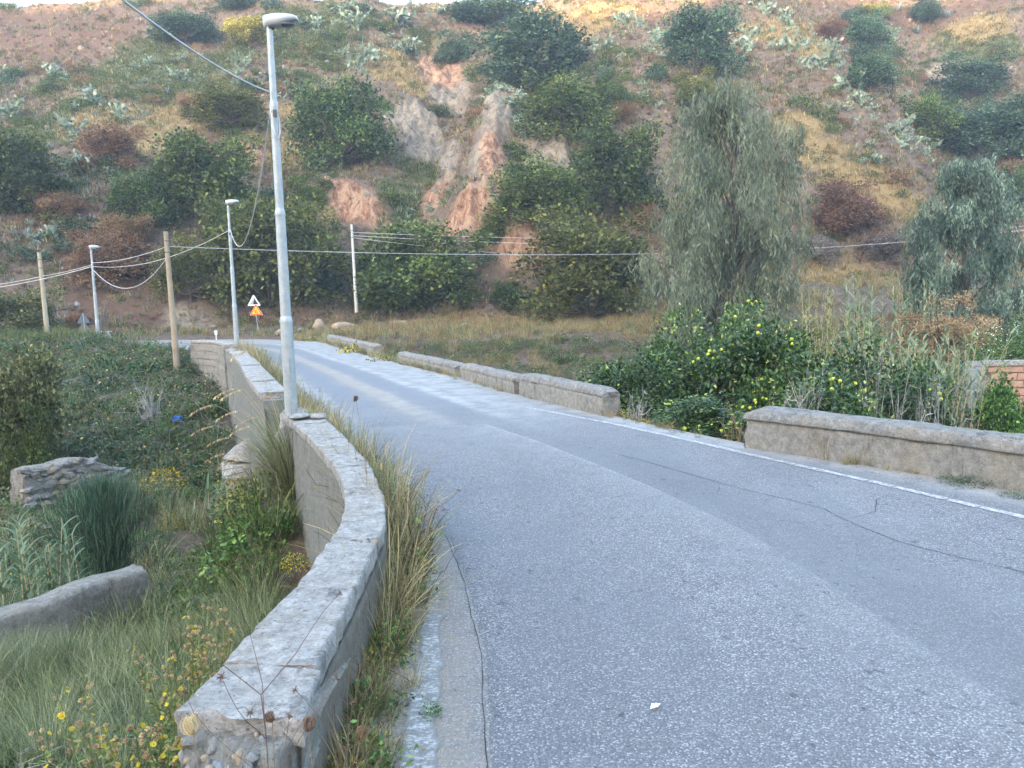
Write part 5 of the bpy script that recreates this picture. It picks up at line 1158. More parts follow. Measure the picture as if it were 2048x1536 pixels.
for row in [
    ('rounded green tree at the hill foot beside the slim white pole', 838, 632, 440, 258, 0, D1), ('broad olive green tree at the hill foot beside the tall drooping tree', 1172, 640, 420, 268, 5, D2),
    ('dense tree on the pink cliff, just above the broad olive tree', 1088, 476, 312, 205, 2, D1), ('very dark tree between the grey rock spur and the tall drooping tree', 1238, 440, 247, 185, 5, D0),
    ('tree growing over the top of the right grey rock spur', 1140, 292, 150, 205, 2, D1), ('large spreading tree high on the hill above the two rock spurs', 1060, 188, 32, 235, 0, D3),
    ('dark tall crowned tree left of the gully above the left pink cliff', 680, 348, 150, 200, 2, D0), ('leafy tree left of the nearest lamp post at the height of the cliffs', 425, 450, 265, 215, 5, D1),
    ('big olive green tree behind the middle lamp and the warning sign', 550, 640, 392, 255, 5, D2), ('pale olive tree up the slope beside the nearest lamp post', 465, 265, 165, 140, 2, D2),
    ('wide tree at the left edge of the slope under the cactus clumps', 45, 430, 265, 200, 0, D0), ('dark tree below the withered bush, left of the tan pole', 285, 470, 335, 130, 2, D0),
    ('round bushy tree high on the hill above the tall drooping tree', 1405, 150, 12, 155, 5, D3), ('small tree below the crest at the upper right, upper one of a pair', 1730, 92, 22, 105, 4, D3),
    ('small tree lower of the pair under the crest at the upper right', 1742, 178, 92, 112, 4, D3), ('tree at the left end of the dense grove in the right side valley', 1855, 285, 190, 130, 2, D1),
    ('broad tree in the middle of the grove in the right side valley', 1950, 330, 200, 185, 5, D3), ('tree at the far right of the grove cut by the picture edge', 2045, 320, 185, 150, 0, D3),
    ('hazy dark tree on the shoulder above the grove', 1935, 205, 112, 150, 5, D3), ('small round tree perched on the pink cliff edge', 983, 492, 428, 72, 4, D1),
    ('green tree near the top of the slope right of the overhead cable', 375, 90, 22, 130, 2, D3), ('flat topped tree on the crest above the large spreading tree', 985, 50, -10, 190, 0, D3),
    ('small tree right of the tree on the grey spur', 1228, 218, 150, 80, 4, D0), ('olive tree peeping over the top of the tall drooping tree', 1395, 215, 140, 90, 4, D2),
    ('olive tree between the tan pole and the middle lamp', 385, 622, 470, 130, 2, D2), ('bushy tree behind the foot of the nearest lamp', 640, 560, 420, 120, 4, D1),
    ('low dark tree right of the big olive tree on the hill foot', 470, 520, 400, 120, 2, D0), ('dark shrubby tree near the crest left of the nearest lamp head', 470, 22, -20, 90, 4, D3),
    ('little dark tree beside the path of loose earth right of the white pole', 1010, 602, 560, 70, 4, D0), ('bluish tree on the crest above the dry grass strip', 1850, 45, -5, 80, 4, D3),
    ('low green bush by the fork of the side valley', 1905, 420, 345, 80, 4, D1), ('dark tree behind the second drooping tree at the right edge', 2040, 440, 330, 110, 2, D0),
    ('small tree on the slope left of the gully', 905, 130, 60, 80, 4, D3), ('dark green tree above the left pink cliff', 615, 425, 350, 90, 4, D1)]:
    tree('oak_tree', *row, group=OG)
for row in [
    ('rust coloured withered bush among the cactus on the left slope', 228, 335, 250, 120, 3, M_RUST), ('rust coloured withered tree behind the farthest lamp', 225, 575, 460, 150, 2, M_RUST),
    ('withered brown bush on the left slope below the wide tree', 115, 440, 375, 100, 3, M_RUST), ('brown bush high on the slope left of the nearest lamp', 395, 230, 180, 90, 3, M_RUST),
    ('brown leaved round bush between the two drooping trees', 1690, 468, 362, 165, 4, M_RUST), ('withered low bush at the foot of the right trees on the crest', 1660, 90, 40, 70, 3, M_RUST),
    ('brown patchy bush beside the very dark tree', 1290, 470, 400, 70, 3, M_RUST), ('reddish dead bush behind the road sign seen from behind', 160, 668, 625, 62, 3, M_RUST),
    ('brown bush at the right edge below the grove', 2025, 400, 320, 100, 4, M_RUST), ('small rusty bush under the tree on the grey spur', 1245, 245, 205, 60, 3, M_RUST),
    ('dark rusty bush below the dark tree left of the tan pole', 255, 500, 430, 110, 3, M_RUST)]:
    tree('withered_bush', *row, cat='bush', group='withered brown bushes')
for row in [
    ('yellowing feathery bush near the top left of the nearest lamp', 495, 95, 28, 105, 3, M_YEL), ('yellowish bush above the small upper right tree', 1755, 35, 5, 60, 3, M_YEL)]:
    tree('yellowing_bush', *row, cat='bush', group='yellowing bushes')
for row in [('olive bush behind the ringed pole at the left edge', 45, 700, 575, 175, 5, M_BUSHY, 48.0), ('large yellow green bush in the ravine at the left edge', 15, 880, 690, 245, 5, M_BUSHY, 24.0),
            ('low bush in the ravine below the large yellow green bush', 40, 905, 800, 110, 4, M_OAK[1], 23.0)]:
    tree('olive_bush', *row[:-1], y=row[-1], cat='bush', group='olive bushes at the ravine')
mb, C, rad = crown(97, 16000, .019, .10, 40, .62); DRY = (mb.mesh('crown', M_TANL), limbs(97, C, .03, .2).mesh('trunk', M_BARKP, True))
OAK.append(DRY)
tree('dry_tree', 'dead tree with curled tan leaves in front of the second drooping tree', 1900, 715, 590, 205, 6, M_TANL, y=38.0, cat='tree')
tree('grey_shrub', 'purplish grey leafless looking shrub left of the dry field', 1635, 530, 470, 85, 3, M_TWIG, cat='bush', group='grey shrubs behind the dry field'); tree('grey_shrub', 'purplish grey shrub right of its twin behind the dry field', 1760, 522, 465, 100, 3, M_TWIG, cat='bush', group='grey shrubs behind the dry field')

# the two drooping trees
def eucalyptus(label, px, base, top, w, y, seed, n, mat, wid, hw):
    p = at_y(px, base, y); p[2] = gz(p[0], p[1]); zt = H+p[1]*(ray(px, top)[2]/ray(px, top)[1]); hh = zt-p[2]
    mb, C = euc_crown(seed, n, .023, hw, wid, .02); sw = (w*depth_of(p)/F)/(2*wid*.98)
    root = empty('eucalyptus_tree', p-np.array([0, 0, .2]), .4, (sw, sw, hh+.2), label, 'tree'); part('crown', mb.mesh('crown', mat), root); part('trunk', euc_limbs(seed, C).mesh('trunk', M_BARKP, True), root)
eucalyptus('tall grey green tree with long drooping leaves standing behind the citrus', 1455, 640, 172, 312, 44.0, 5, 56000, M_EUC, .30, .0020)
eucalyptus('second drooping leaved tree, denser and darker, above the dead tan tree', 1925, 650, 318, 225, 43.0, 8, 46000, M_EUCD, .30, .0030)

# citrus with fruit
FR = MB(); sphere(FR, (0, 0, 0), 1.0, 12, 8, .5, 0, .06, 4); FRm = FR.mesh('fruit', M_FRUIT, True); FRg = FRm.copy(); FRg.materials[0] = M_FRUITG
def citrus(label, px, row, top, w, y, seed, n, fruit, dens=1.0, leaf=.072, bias=0):
    p = at_y(px, row, y); p[2] = gz(p[0], p[1]); zt = H+p[1]*(ray(px, top)[2]/ray(px, top)[1]); hh = zt-p[2]+.1; W_ = w*depth_of(p)/F*1.08
    mb, C, rad = crown(seed, int(n*1.6), leaf/W_, .02, 44, .5, dens, kind='leaf')
    root = empty('citrus_tree', p-np.array([0, 0, .1]), 0, (1, 1, 1), label, 'tree', 'citrus trees in the orchard')
    S = np.array([W_, W_, hh])
    for b in (mb,): b.v = [v*S for v in b.v]
    part('crown', mb.mesh('crown', M_CIT), root); lb = limbs(seed, C, .02, .16); lb.v = [v*S for v in lb.v]; part('trunk', lb.mesh('trunk', M_BARK, True), root)
    rg = np.random.default_rng(seed+5); view = unit(EYE-(p+[0, 0, hh*.6]))
    k = 0
    while k < fruit*1.5:
        d = unit(rg.normal(size=3)*.85+view*1.1); i = int(np.argmax((C-[0, 0, .5])@d+rad+rg.normal(0, .05, len(C)))); q = (C[i]+unit(d+rg.normal(0, .35, 3))*rad[i]*rg.uniform(.95, 1.06))*S
        if q[2] > hh*.12: s = rg.uniform(.031, .038); part('fruit', FRm if rg.random() < .62 else FRg, root, q, tuple(rg.uniform(0, 6, 3)), (s, s, s*.95)); k += 1
citrus('tallest dark citrus tree with yellow fruit behind the wall gap', 1405, 800, 612, 300, 16.5, 3, 15000, 34)
citrus('broad citrus tree with many yellow green fruits right of the tallest one', 1570, 800, 650, 260, 15.2, 14, 13000, 36)
citrus('low dark citrus bush beside the blunt parapet end', 1285, 840, 705, 235, 15.6, 25, 10000, 8)
citrus('thinning citrus tree with bare twigs and scattered fruit', 1720, 800, 680, 260, 15.0, 36, 8000, 18, .8)
citrus('citrus bush with fruit low behind the near right wall', 1640, 830, 745, 220, 13.2, 47, 6500, 10, .9)
citrus('sparse leafy citrus next to the cane thicket at right', 1820, 810, 725, 150, 16.0, 58, 5500, 5, .8)
citrus('dark citrus sucker growth filling the gap between the right walls', 1400, 862, 790, 190, 13.0, 69, 6000, 3)
# bleached twigs
for q, (px, row, top, w, y, lb) in enumerate([(1612, 815, 688, 110, 12.6, 'bare grey shrub of twigs in front of the broad citrus'), (1775, 815, 676, 140, 12.9, 'bleached dead shrub among the thinning citrus'), (1838, 815, 695, 90, 12.4, 'tall bare whitish stem with side twigs near the brick wall'),
        (1890, 815, 715, 120, 13.5, 'tangle of bare pale branches left of the block pillar'), (1560, 840, 755, 100, 12.0, 'low bare twigs above the near right wall end'), (1265, 840, 740, 100, 13.6, 'bare grey twigs low in the dark citrus by the blunt wall end'),
        (900, 345, 300, 60, None, 'white dead shrub on the grassy slope above the pink cliff'), (205, 640, 555, 60, 46.0, 'arching bare branches above the road sign seen from behind'), (110, 900, 850, 90, 24.0, 'dead grey brush above the rubble stone wall'), (300, 780, 740, 80, 30.0, 'dead grey brush in the bramble bank below the tan pole')]):
    p = hit(px, row) if y is None else at_y(px, row, y)
    if y is not None: p[2] = gz(p[0], p[1])
    zt = H+p[1]*(ray(px, top)[2]/ray(px, top)[1]); hh = max(zt-p[2], .8); W_ = w*depth_of(p)/F
    thing('dead_shrub', bare(300+q, 11, 1.0, 3, .009 if p[1] < 20 else .012).mesh('dead_shrub', M_BLEACH if q not in (7, 8) else M_TWIG), p, (0, 0, q), (W_*.75, W_*.75, hh*1.05), lb, 'dead shrub', 'dead bare shrubs')

# shrub with white blossom above the brick wall, and the leafy one in front
p = at_y(2075, 760, 27.2); p[2] = gz(p[0], p[1]); hh = at_y(2060, 632, 27.2)[2]-p[2]; mb, C, rad = crown(71, 34000, .0125, .0, 52, .62)
root = empty('flowering_shrub', p, 0, (5.4, 3.2, hh*1.05), 'mounded green shrub dotted with white blossom above the brick wall', 'shrub'); part('crown', mb.mesh('crown', M_HERB), root); part('trunk', limbs(71, C, .015, .08).mesh('trunk', M_BARK), root)
rg = np.random.default_rng(8); i = rg.integers(0, len(C), 1300); d = dirs(rg, 1300); P = C[i]+d*rad[i][:, None]*1.08; P = P[P[:, 2] > .1]; fb = MB(); quads(fb, P, dirs(rg, len(P)), dirs(rg, len(P)), .014, .006, rg.random(len(P))); o = part('blossom', fb.mesh('blossom', M_PETW), root); o['kind'] = 'stuff'
p = at_y(2000, 815, 20.0); p[2] = gz(p[0], p[1]); hh = at_y(2000, 742, 20)[2]-p[2]; mb, C, rad = crown(72, 4200, .05, .0, 22, .6, kind='leaf'); root = empty('leafy_shrub', p, 1, (1.5, 1.3, hh), 'dark broad leaved shrub in front of the orange brick wall', 'shrub'); part('crown', mb.mesh('crown', M_HERB), root); part('trunk', limbs(72, C, .015, .08).mesh('trunk', M_BARK), root)

# canes
def reeds(label, px, row, top, y, stems, seed, spread, lm, per=14, lean=.12, w=.03, ll=.6):
    p = at_y(px, row, y); p[2] = gz(p[0], p[1]); hh = max(H+p[1]*(ray(px, top)[2]/ray(px, top)[1])-p[2], .8)
    root = empty('giant_reed', p, seed, (1, 1, 1), label, 'reeds', 'clumps of giant reed'); st, lf = reed(seed, stems, hh, ll, w, spread, per, lean); st.build('stalks', M_STRAW, root); lf.build('leaves', lm, root)
reeds('light green cane clump right of the tall drooping tree', 1640, 690, 572, 33.0, 34, 1, .75, M_REEDY, 16, .14, .03, .5)
reeds('tall tan stalked reeds in the middle of the dry field edge', 1775, 660, 556, 40.0, 46, 2, 2.6, M_REED, 13, .10, .04, 1.0)
reeds('cane thicket with bluish leaves behind the bare citrus twigs', 1840, 770, 655, 21.0, 75, 3, 1.6, M_REED, 15, .22, .026, .5)
reeds('second cane thicket left of the white blossom shrub', 1882, 780, 690, 20.5, 40, 4, .8, M_REED, 15, .25, .024, .45)
reeds('drooping yellow green canes beside the light clump', 1720, 700, 620, 32.0, 14, 5, .8, M_REEDY, 13, .25, .03, .5)
reeds('arching pale green cane clump at the lower left', 60, 1200, 1035, 10.8, 13, 6, .55, M_REED, 18, .10, .022, .46)
reeds('smaller cane clump right of the arching one at the lower left', 130, 1185, 1055, 11.3, 6, 7, .28, M_REED, 14, .10, .020, .38)
reeds('single dark palm like reed in front of the brick pier', 428, 1060, 925, 14.5, 5, 9, .16, M_OAK[3], 15, .16, .022, .5)

# broom and tussocks
p = at_y(215, 1130, 13.0); p[2] = gz(p[0], p[1]); hh = at_y(215, 935, 13.0)[2]-p[2]
root = empty('broom_bush', p, 0, (1, 1, 1), 'tall dark green broom bush in the middle of the ravine', 'bush'); rg = np.random.default_rng(3); mb = MB(); n = 8000
fr = rg.random(n)**.6; a = rg.uniform(0, 6.28, n); lean = np.abs(rg.normal(0, .40, n)); C = np.stack([np.cos(a)*np.sin(lean)*fr*hh*.8, np.sin(a)*np.sin(lean)*fr*hh*.8, fr*hh*.86*np.cos(lean)], 1)+rg.normal(0, .06, (n, 3)); blades(mb, C, a+rg.normal(0, .7, n), hh*rg.uniform(.07, .16, n), .005, rg.uniform(.05, .8, n), rg.uniform(0, .4, n), np.clip(rg.normal(.45, .2, n), 0, 1), 0, 2)
mb.build('twigs', M_OAK[3], root); mb = MB()
for k in range(26):
    a = rg.uniform(0, 6.28); l = abs(rg.normal(0, .3)); tube(mb, np.array([[0, 0, -.1], [math.cos(a)*l*.4, math.sin(a)*l*.4, hh*.4], [math.cos(a)*l*hh*.7, math.sin(a)*l*hh*.7, hh*.85]]), [.014, .009, .003], 4)
mb.build('stems', M_BARK, root)
# big tussock with drooping seed heads against the wall
p = at_y(588, 985, 11.3); p[2] = gz(p[0], p[1])-.03
root = empty('tussock_grass', p, 0, (1, 1, 1), 'big grey green tussock with arching straw stalks and drooping seed heads beside the wall', 'grass'); rg = np.random.default_rng(12); mb = MB(); n = 1500; a = rg.uniform(0, 6.28, n)
blades(mb, np.stack([np.cos(a)*.22*rg.random(n), np.sin(a)*.22*rg.random(n), np.zeros(n)], 1), a, rg.uniform(.6, 1.6, n), .0045, np.abs(rg.normal(0, .38, n)), rg.uniform(.4, 1.5, n), rg.random(n), 0, 6); mb.build('blades', M_GRS, root)
hm = MB(); rgh = np.random.default_rng(2); n = 46; f = rgh.random(n); quads(hm, np.stack([f*.34, rgh.normal(0, .008, n), -.12*f*f], 1), np.stack([.35+0*f, rgh.normal(0, .5, n), -np.ones(n)], 1), dirs(rgh, n), rgh.uniform(.03, .06, n), .006, rgh.random(n)); hm = hm.mesh('seed_head', M_SEEDT)
for k, (px, py) in enumerate([(428, 808), (472, 775), (500, 700), (486, 778), (478, 820), (430, 850), (515, 832), (505, 850), (460, 873), (455, 905), (485, 910), (480, 920), (545, 790)]):
    yk = 11.3-.6+.05*k; e = at_y(px, py, yk)-p; mb = MB(); t = np.linspace(0, 1, 10)[:, None]; mid = e*np.array([.35, .35, .72]); P = (1-t)**2*0+2*t*(1-t)*mid+t*t*e
    tube(mb, P, np.linspace(.0045, .002, 10), 4); mb.build('stalk', M_STRAW, root); d = P[-1]-P[-2]
    part('seed_head', hm, root, P[-1], (0, 0, math.atan2(d[1], d[0])))
# boulders
for q, (px, py, w, h_, mt, lb) in enumerate([(800, 648, 40, 14, M_STONE2, 'long pale boulder on the grassy terrace edge'), (757, 648, 16, 10, M_STONE, 'small white boulder left of the long pale one'), (640, 656, 34, 24, M_STONE2, 'tan boulder behind the yellow flowers at the road bend'),
        (560, 668, 22, 18, M_STONE2, 'ochre boulder at the far road edge beside the nearest lamp'), (690, 655, 50, 18, M_STONE2, 'broad dusty boulder left of the small white one'), (612, 598, 12, 8, M_STONE, 'little white stone on the slope above the far road'),
        (930, 650, 22, 10, M_STONE, 'grey stone half sunk in the terrace grass'), (855, 664, 14, 8, M_STONE2, 'small tan stone at the terrace rim'), (600, 660, 14, 10, M_STONE, 'grey stone at the far road edge'), (105, 1532, 60, 40, M_STONE2, 'tan rough rock at the bottom left corner')]):
    p = hit(px, py+4); s = w*depth_of(p)/F/2; hz = h_*depth_of(p)/F/2; mb = MB(); sphere(mb, (0, 0, 0), (s, s*.8, hz*1.15), 16, 11, .5, 0, .45, q*5); thing('boulder', mb.mesh('boulder', mt, True), p+np.array([0, 0, hz*.55]), (0, 0, q), label=lb, cat='boulder')
# scrap of blue plastic in the brambles, leaf and crumbs on the road
bp = at_y(355, 836, 27.0); mb = MB(); g = np.linspace(-1, 1, 9); X, Y = np.meshgrid(g, g); V = np.stack([X*.16, Y*.10, .08*fbm(X*2, Y*2, 3, 3)*2+.05*X], -1).reshape(-1, 3); i = np.arange(8)[:, None]*9; j = np.arange(8)[None, :]; mb.add(V, np.stack([i+j, i+j+1, i+10+j, i+9+j], -1).reshape(-1, 4)); thing('plastic_bag', mb.mesh('plastic_bag', plain('blue_plastic', (.03, .10, .30), .5)), (bp[0], bp[1], max(bp[2], gz(bp[0], bp[1])+.5)), (1.0, .2, .3), label='crumpled scrap of blue plastic caught in the brambles', cat='litter')
lp = at_z(1300, 1418, .03); mb = MB(); leaves(mb, [(0, 0, 0)], [(1, .2, .1)], [(0, 0, 1)], .085, .022, .9, 0, .35); thing('fallen_leaf', mb.mesh('fallen_leaf', M_PETW), lp, (0, .1, .5), label='single curled whitish leaf lying on the asphalt', cat='leaf')

# ------------------------------------------------------------------ prickly pears and agaves on the slope
PEAR = [prickly_pear(s, int(n*1.7), .225).mesh('prickly_pear', M_PEAR) for s, n in ((1, 60), (2, 75), (3, 48), (4, 85))]
AGA = [agave(s, n, .95, .06).mesh('agave', M_AGAV) for s, n in ((1, 34), (2, 26))]
cact = [(10, 165, 40, 'p', 'dark prickly pear at the left edge of the upper slope'), (120, 160, 42, 'p', 'prickly pear standing alone right of the edge one on the upper left'), (305, 130, 24, 'p', 'small prickly pear at the end of the green strip, upper left'), (368, 128, 26, 'p', 'prickly pear above the tall stack of pads near the overhead cable'),
 (365, 165, 32, 'p', 'tall stack of pads under the overhead cable'), (195, 215, 50, 'p', 'wide pale prickly pear thicket in the middle of the left slope'), (248, 245, 48, 'p', 'prickly pear thicket just above the rust coloured bush'), (25, 235, 44, 'p', 'prickly pear at the left edge above the wide tree'), (150, 270, 44, 'p', 'prickly pear left of the rust coloured bush'),
 (165, 345, 50, 'p', 'prickly pear clump below the rust coloured bush'), (110, 480, 40, 'p', 'prickly pear low on the left slope beside the agave'), (80, 480, 30, 'p', 'little prickly pear low at the left, left of its neighbour'), (482, 140, 36, 'p', 'prickly pear left of the nearest lamp above the pale olive tree'), (632, 345, 40, 'p', 'row of pads on top of the left pink cliff'),
 (714, 62, 52, 'p', 'big pale prickly pear right of the nearest lamp near the crest'), (793, 55, 50, 'p', 'big prickly pear beside the gully head'), (716, 140, 56, 'p', 'tall pale prickly pear stack below the big one right of the lamp'), (806, 108, 44, 'p', 'prickly pear hanging over the tan gully wall'), (752, 115, 24, 'p', 'small prickly pear between the two big stacks'),
 (875, 30, 26, 'p', 'prickly pear near the crest left of the flat topped tree'), (1193, 108, 42, 'p', 'prickly pear right of the large spreading tree'), (1240, 118, 20, 'p', 'tiny prickly pear right of the spreading tree'), (1305, 92, 46, 'p', 'dark prickly pear left of the round bushy tree'), (1318, 118, 22, 'p', 'small pear below the dark one left of the round bushy tree'),
 (1240, 48, 34, 'p', 'prickly pear under the sunlit crest'), (1275, 52, 26, 'p', 'prickly pear right of the one under the sunlit crest'), (1280, 205, 34, 'p', 'prickly pear beside the small rusty bush on the grey spur side'), (998, 180, 20, 'p', 'single column of pads on the tip of the left rock spur'), (1008, 206, 20, 'p', 'pads draping down the left rock spur'),
 (1036, 200, 30, 'p', 'prickly pear between the two rock spurs'), (1040, 228, 20, 'p', 'smaller pear below the one between the spurs'), (1040, 272, 24, 'p', 'low pear in the hollow between the spurs'), (1052, 176, 22, 'p', 'pear at the trunk of the tree on the grey spur'), (1112, 232, 18, 'p', 'thin column of pads on the right rock spur'),
 (868, 390, 18, 'p', 'small bright pear on top of the pink cliff, left'), (905, 388, 14, 'p', 'small bright pear on top of the pink cliff, right'), (1495, 75, 46, 'p', 'prickly pear right of the round bushy tree'), (1496, 105, 46, 'p', 'prickly pear just below the one right of the round bushy tree'), (1532, 32, 46, 'p', 'prickly pear on the crest above the golden strip'),
 (1584, 55, 42, 'p', 'prickly pear in the golden strip'), (1598, 102, 48, 'p', 'dark broad prickly pear under the golden strip'), (1638, 142, 44, 'p', 'prickly pear at the top of the long diagonal row'), (1656, 96, 24, 'p', 'small pear above the diagonal row'), (1676, 130, 54, 'p', 'largest pear in the diagonal row'), (1715, 185, 52, 'p', 'pear in the middle of the diagonal row'),
 (1730, 210, 38, 'p', 'pale pear lower down the diagonal row'), (1792, 82, 32, 'p', 'pear right of the pair of small trees'), (1806, 272, 44, 'p', 'pear left of the grove in the side valley'), (1822, 305, 38, 'p', 'pear below the one left of the grove'), (1758, 330, 32, 'p', 'pear on the golden ridge left of the second drooping tree'), (1782, 175, 30, 'p', 'pear right of the lower small tree'),
 (1864, 302, 24, 'p', 'small pear at the lower edge of the grove'), (1690, 225, 28, 'p', 'pear on the bare grey slope left of the diagonal row'), (1546, 102, 22, 'p', 'small pear between golden strip and round bushy tree'), (640, 60, 34, 'p', 'pear right behind the nearest lamp head'), (690, 30, 34, 'p', 'pear on the crest right of the nearest lamp head'), (560, 205, 26, 'p', 'little pear right of the nearest lamp under the cable'),
 (72, 190, 32, 'a', 'pale blue agave on the upper left slope'), (335, 190, 26, 'a', 'small agave on the left slope below the tall stack of pads'), (55, 475, 34, 'a', 'agave low at the left edge of the slope'), (185, 445, 26, 'a', 'agave above the rust coloured withered tree'), (125, 655, 46, 'a', 'large pale agave behind the ringed pole'), (820, 12, 30, 'a', 'agave on the crest beside the gully head'),
 (1833, 68, 28, 'a', 'agave near the crest right of the pair of small trees'), (1895, 36, 26, 'a', 'hazy agave near the crest at the upper right'), (1500, 548, 26, 'a', 'dark agave behind the hanging leaves of the tall drooping tree'), (1464, 520, 22, 'a', 'agave at the trunk of the tall drooping tree'), (545, 15, 34, 'a', 'bluish agave on the crest by the nearest lamp head'), (1796, 22, 24, 'a', 'small agave on the crest right of the yellowish bush'), (100, 300, 26, 'a', 'agave above the wide tree at the left edge'), (812, 440, 18, 'p', 'dark pear above the rounded tree at the hill foot')]
for q, (px, py, w, k, lb) in enumerate(cact):
    p = hit(px, py); s = w*depth_of(p)/F
    if k == 'p': thing('prickly_pear', PEAR[q % 4], p-np.array([0, 0, .1]), (0, 0, q*1.7), (s/1.4,)*3, lb, 'cactus', 'prickly pears on the slope')
    else: thing('agave', AGA[q % 2], p, (0, 0, q), (s/1.5,)*3, lb, 'agave', 'agaves on the slope')

cp = np.array([hit(c[0], c[1])[:2] for c in cact if c[3] == 'p']); pk_ = rng.integers(0, len(cp), 420); x, y = cp[pk_, 0]+rng.normal(0, 1.9, 420), cp[pk_, 1]+rng.normal(0, 1.9, 420); k = y > YF(x)+2; x, y = x[k], y[k]
scatter('cactus_scrub', np.stack([x, y, height(x, y)], 1), np.stack([0*x, 0*x, rng.uniform(0, 6.28, len(x))], 1), rng.uniform(.25, .8, len(x)), rng.integers(0, 4, len(x)), PEAR, 'small cactus plants and broken pads around the larger clumps')
# ------------------------------------------------------------------ ground cover (uncountable)
def pick_rot(n, tilt=.15):
    return np.stack([rng.normal(0, tilt, n), rng.normal(0, tilt, n), rng.uniform(0, 6.28, n)], 1)
def on(x, y, dz=0): return np.stack([x, y, height(x, y)+dz], 1)
# hillside: low-detail tufts because they are 60 m away and more
hk = [tuft(s, 26, .55, .026, .5, .8, .22, 2).mesh('tuft', m) for s, m in ((1, M_GRD), (2, M_GRD), (3, M_TWIGB), (4, M_TWIG), (5, M_GRG), (6, M_GRS))]+[clump(7, 130, .5, .16, .6, .7, 0).mesh('tuft', M_OAK[0]), clump(8, 130, .5, .15, .6, .8, 0).mesh('tuft', M_OAK[2]), clump(9, 110, .5, .14, .6, .6, 0).mesh('tuft', M_RUST)]
n = 80000; x = rng.uniform(-95, 105, n); y = rng.uniform(55, 142, n); k = (y > YF(x)-1) & (np.abs(x) < y*.78+4); x, y = x[k], y[k]
m = {q: mask(q, x, y) for q in BW}; rock = np.maximum(m['pink'], m['grey']); den = .62+.5*fbm(x/5, y/5, 3, 3)+.3*m['green']+.3*m['dry']-.30*m['red']-1.0*rock
k = rng.random(len(x)) < den; x, y = x[k], y[k]; m = {q: v[k] for q, v in m.items()}; u = rng.random(len(x)); cl = fbm(x/7, y/7, 11, 3)
idx = np.where(u < .30, 2, np.where(u < .52, 3, np.where(u < .74, rng.integers(0, 2, len(x)), np.where(u < .84, 5, np.where(u < .90+.12*cl, 4, np.where(u < .96, 7, rng.choice([6, 8], len(x))))))))
idx = np.where((m['green'] > .4) & (u < .75), np.where(u < .4, 4, np.where(u < .6, 5, 7)), idx); idx = np.where((m['dry'] > .4) & (u < .85), rng.integers(0, 2, len(x)), idx)
sc_ = rng.uniform(.5, 1.25, len(x))*np.where(idx >= 6, 1.15, 1.0)
scatter('hill_scrub', on(x, y), pick_rot(len(x), .25), sc_, idx, hk, 'dry grass tufts and low scrub covering the hillside')
n = 5200; x = rng.uniform(-85, 95, n); y = rng.uniform(58, 128, n); k = (y > YF(x)+1) & (np.abs(x) < y*.78+4); x, y = x[k], y[k]; mm = np.maximum.reduce([mask(q, x, y) for q in ('pink', 'grey', 'dry')])
k = (fbm(x/9, y/9, 21, 3)+.25*smooth(95, 62, y)-.25*mask('red', x, y)+.12*smooth(-5, -40, x)-.12*smooth(10, 30, x)*smooth(75, 90, y) > .10) & (mm < .25) & (rng.random(len(x)) < .5); x, y = x[k], y[k]; u = rng.random(len(x))
sk = [clump(91+q, 900, 1.0, .15, .6, .75, 0).mesh('scrub', m) for q, m in enumerate((M_OAK[0], M_OAK[1], M_OAK[3], M_RUST, M_BUSHY))]+[bare(96, 12, 1.5, 3, .014, .6).mesh('scrub', M_TWIG)]
scatter('hill_undergrowth', on(x, y, -.15), pick_rot(len(x), .2), rng.uniform(.55, 1.7, len(x)), np.where(u < .26, 0, np.where(u < .5, 1, np.where(u < .66, 2, np.where(u < .78, 3, np.where(u < .90, 4, 5))))), sk, 'merged low scrub between the trees on the hillside')
st = []
for q in range(4):
    mb = MB(); sphere(mb, (0, 0, 0), (1, .8, .6), 7, 5, .5, 0, .5, q); st.append(mb.mesh('stone', [M_STONE2, M_STONE][q % 2]))
n = 6000; x = rng.uniform(-90, 100, n); y = rng.uniform(52, 132, n); k = (rng.random(n) < .25+.7*mask('red', x, y)+.5*mask('pink', x, y)) & (y > YF(x)-2); x, y = x[k], y[k]
scatter('hill_stones', on(x, y), pick_rot(len(x), 1), rng.lognormal(-2.3, .55, len(x)).clip(.04, .5), rng.integers(0, 4, len(x)), st, 'loose pale stones strewn over the slope')

# ravine on the left
lk = [clump(21, 520, .6, .085, .62, .75, 5).mesh('clump', [M_BRAM, M_TWIGB]), clump(22, 520, .6, .075, .62, .6, 7).mesh('clump', [M_BRAM, M_TWIG]), clump(23, 760, .55, .062, .7, .7, 3).mesh('clump', [M_HERB, M_STEMG]), clump(24, 480, .55, .06, .5, .7, 8).mesh('clump', [M_OAK[1], M_TWIG]),
      tuft(25, 120, .85, .0075, .4, .9, .22, 4).mesh('clump', M_GRG), tuft(26, 120, .8, .007, .4, .9, .25, 4).mesh('clump', M_GRD), tuft(27, 130, .85, .007, .42, 1.0, .22, 4).mesh('clump', M_GRS), bare(28, 9, .8, 2, .006, .7).mesh('clump', M_TWIG), clump(29, 420, .5, .05, .5, .8, 5).mesh('clump', [M_YEL, M_STEMG])]
n = 9900; x = np.r_[rng.uniform(-46, 1, 9500), rng.uniform(-5.5, -1.2, 400)]; y = np.r_[rng.uniform(-1, 47.5, 9500), rng.uniform(4.5, 15, 400)]; d, hw = road_lat(x, y); k = (d < -hw-.62) & (np.abs(x) < .72*y+5); x, y = x[k], y[k]
dens = np.where(y < 14, 1.0, .8); k = rng.random(len(x)) < dens; x, y = x[k], y[k]; u = rng.random(len(x)); z1 = fbm(x/4, y/4, 2, 3); z2 = fbm(x/2.5, y/2.5, 8, 3)
far = y > 25
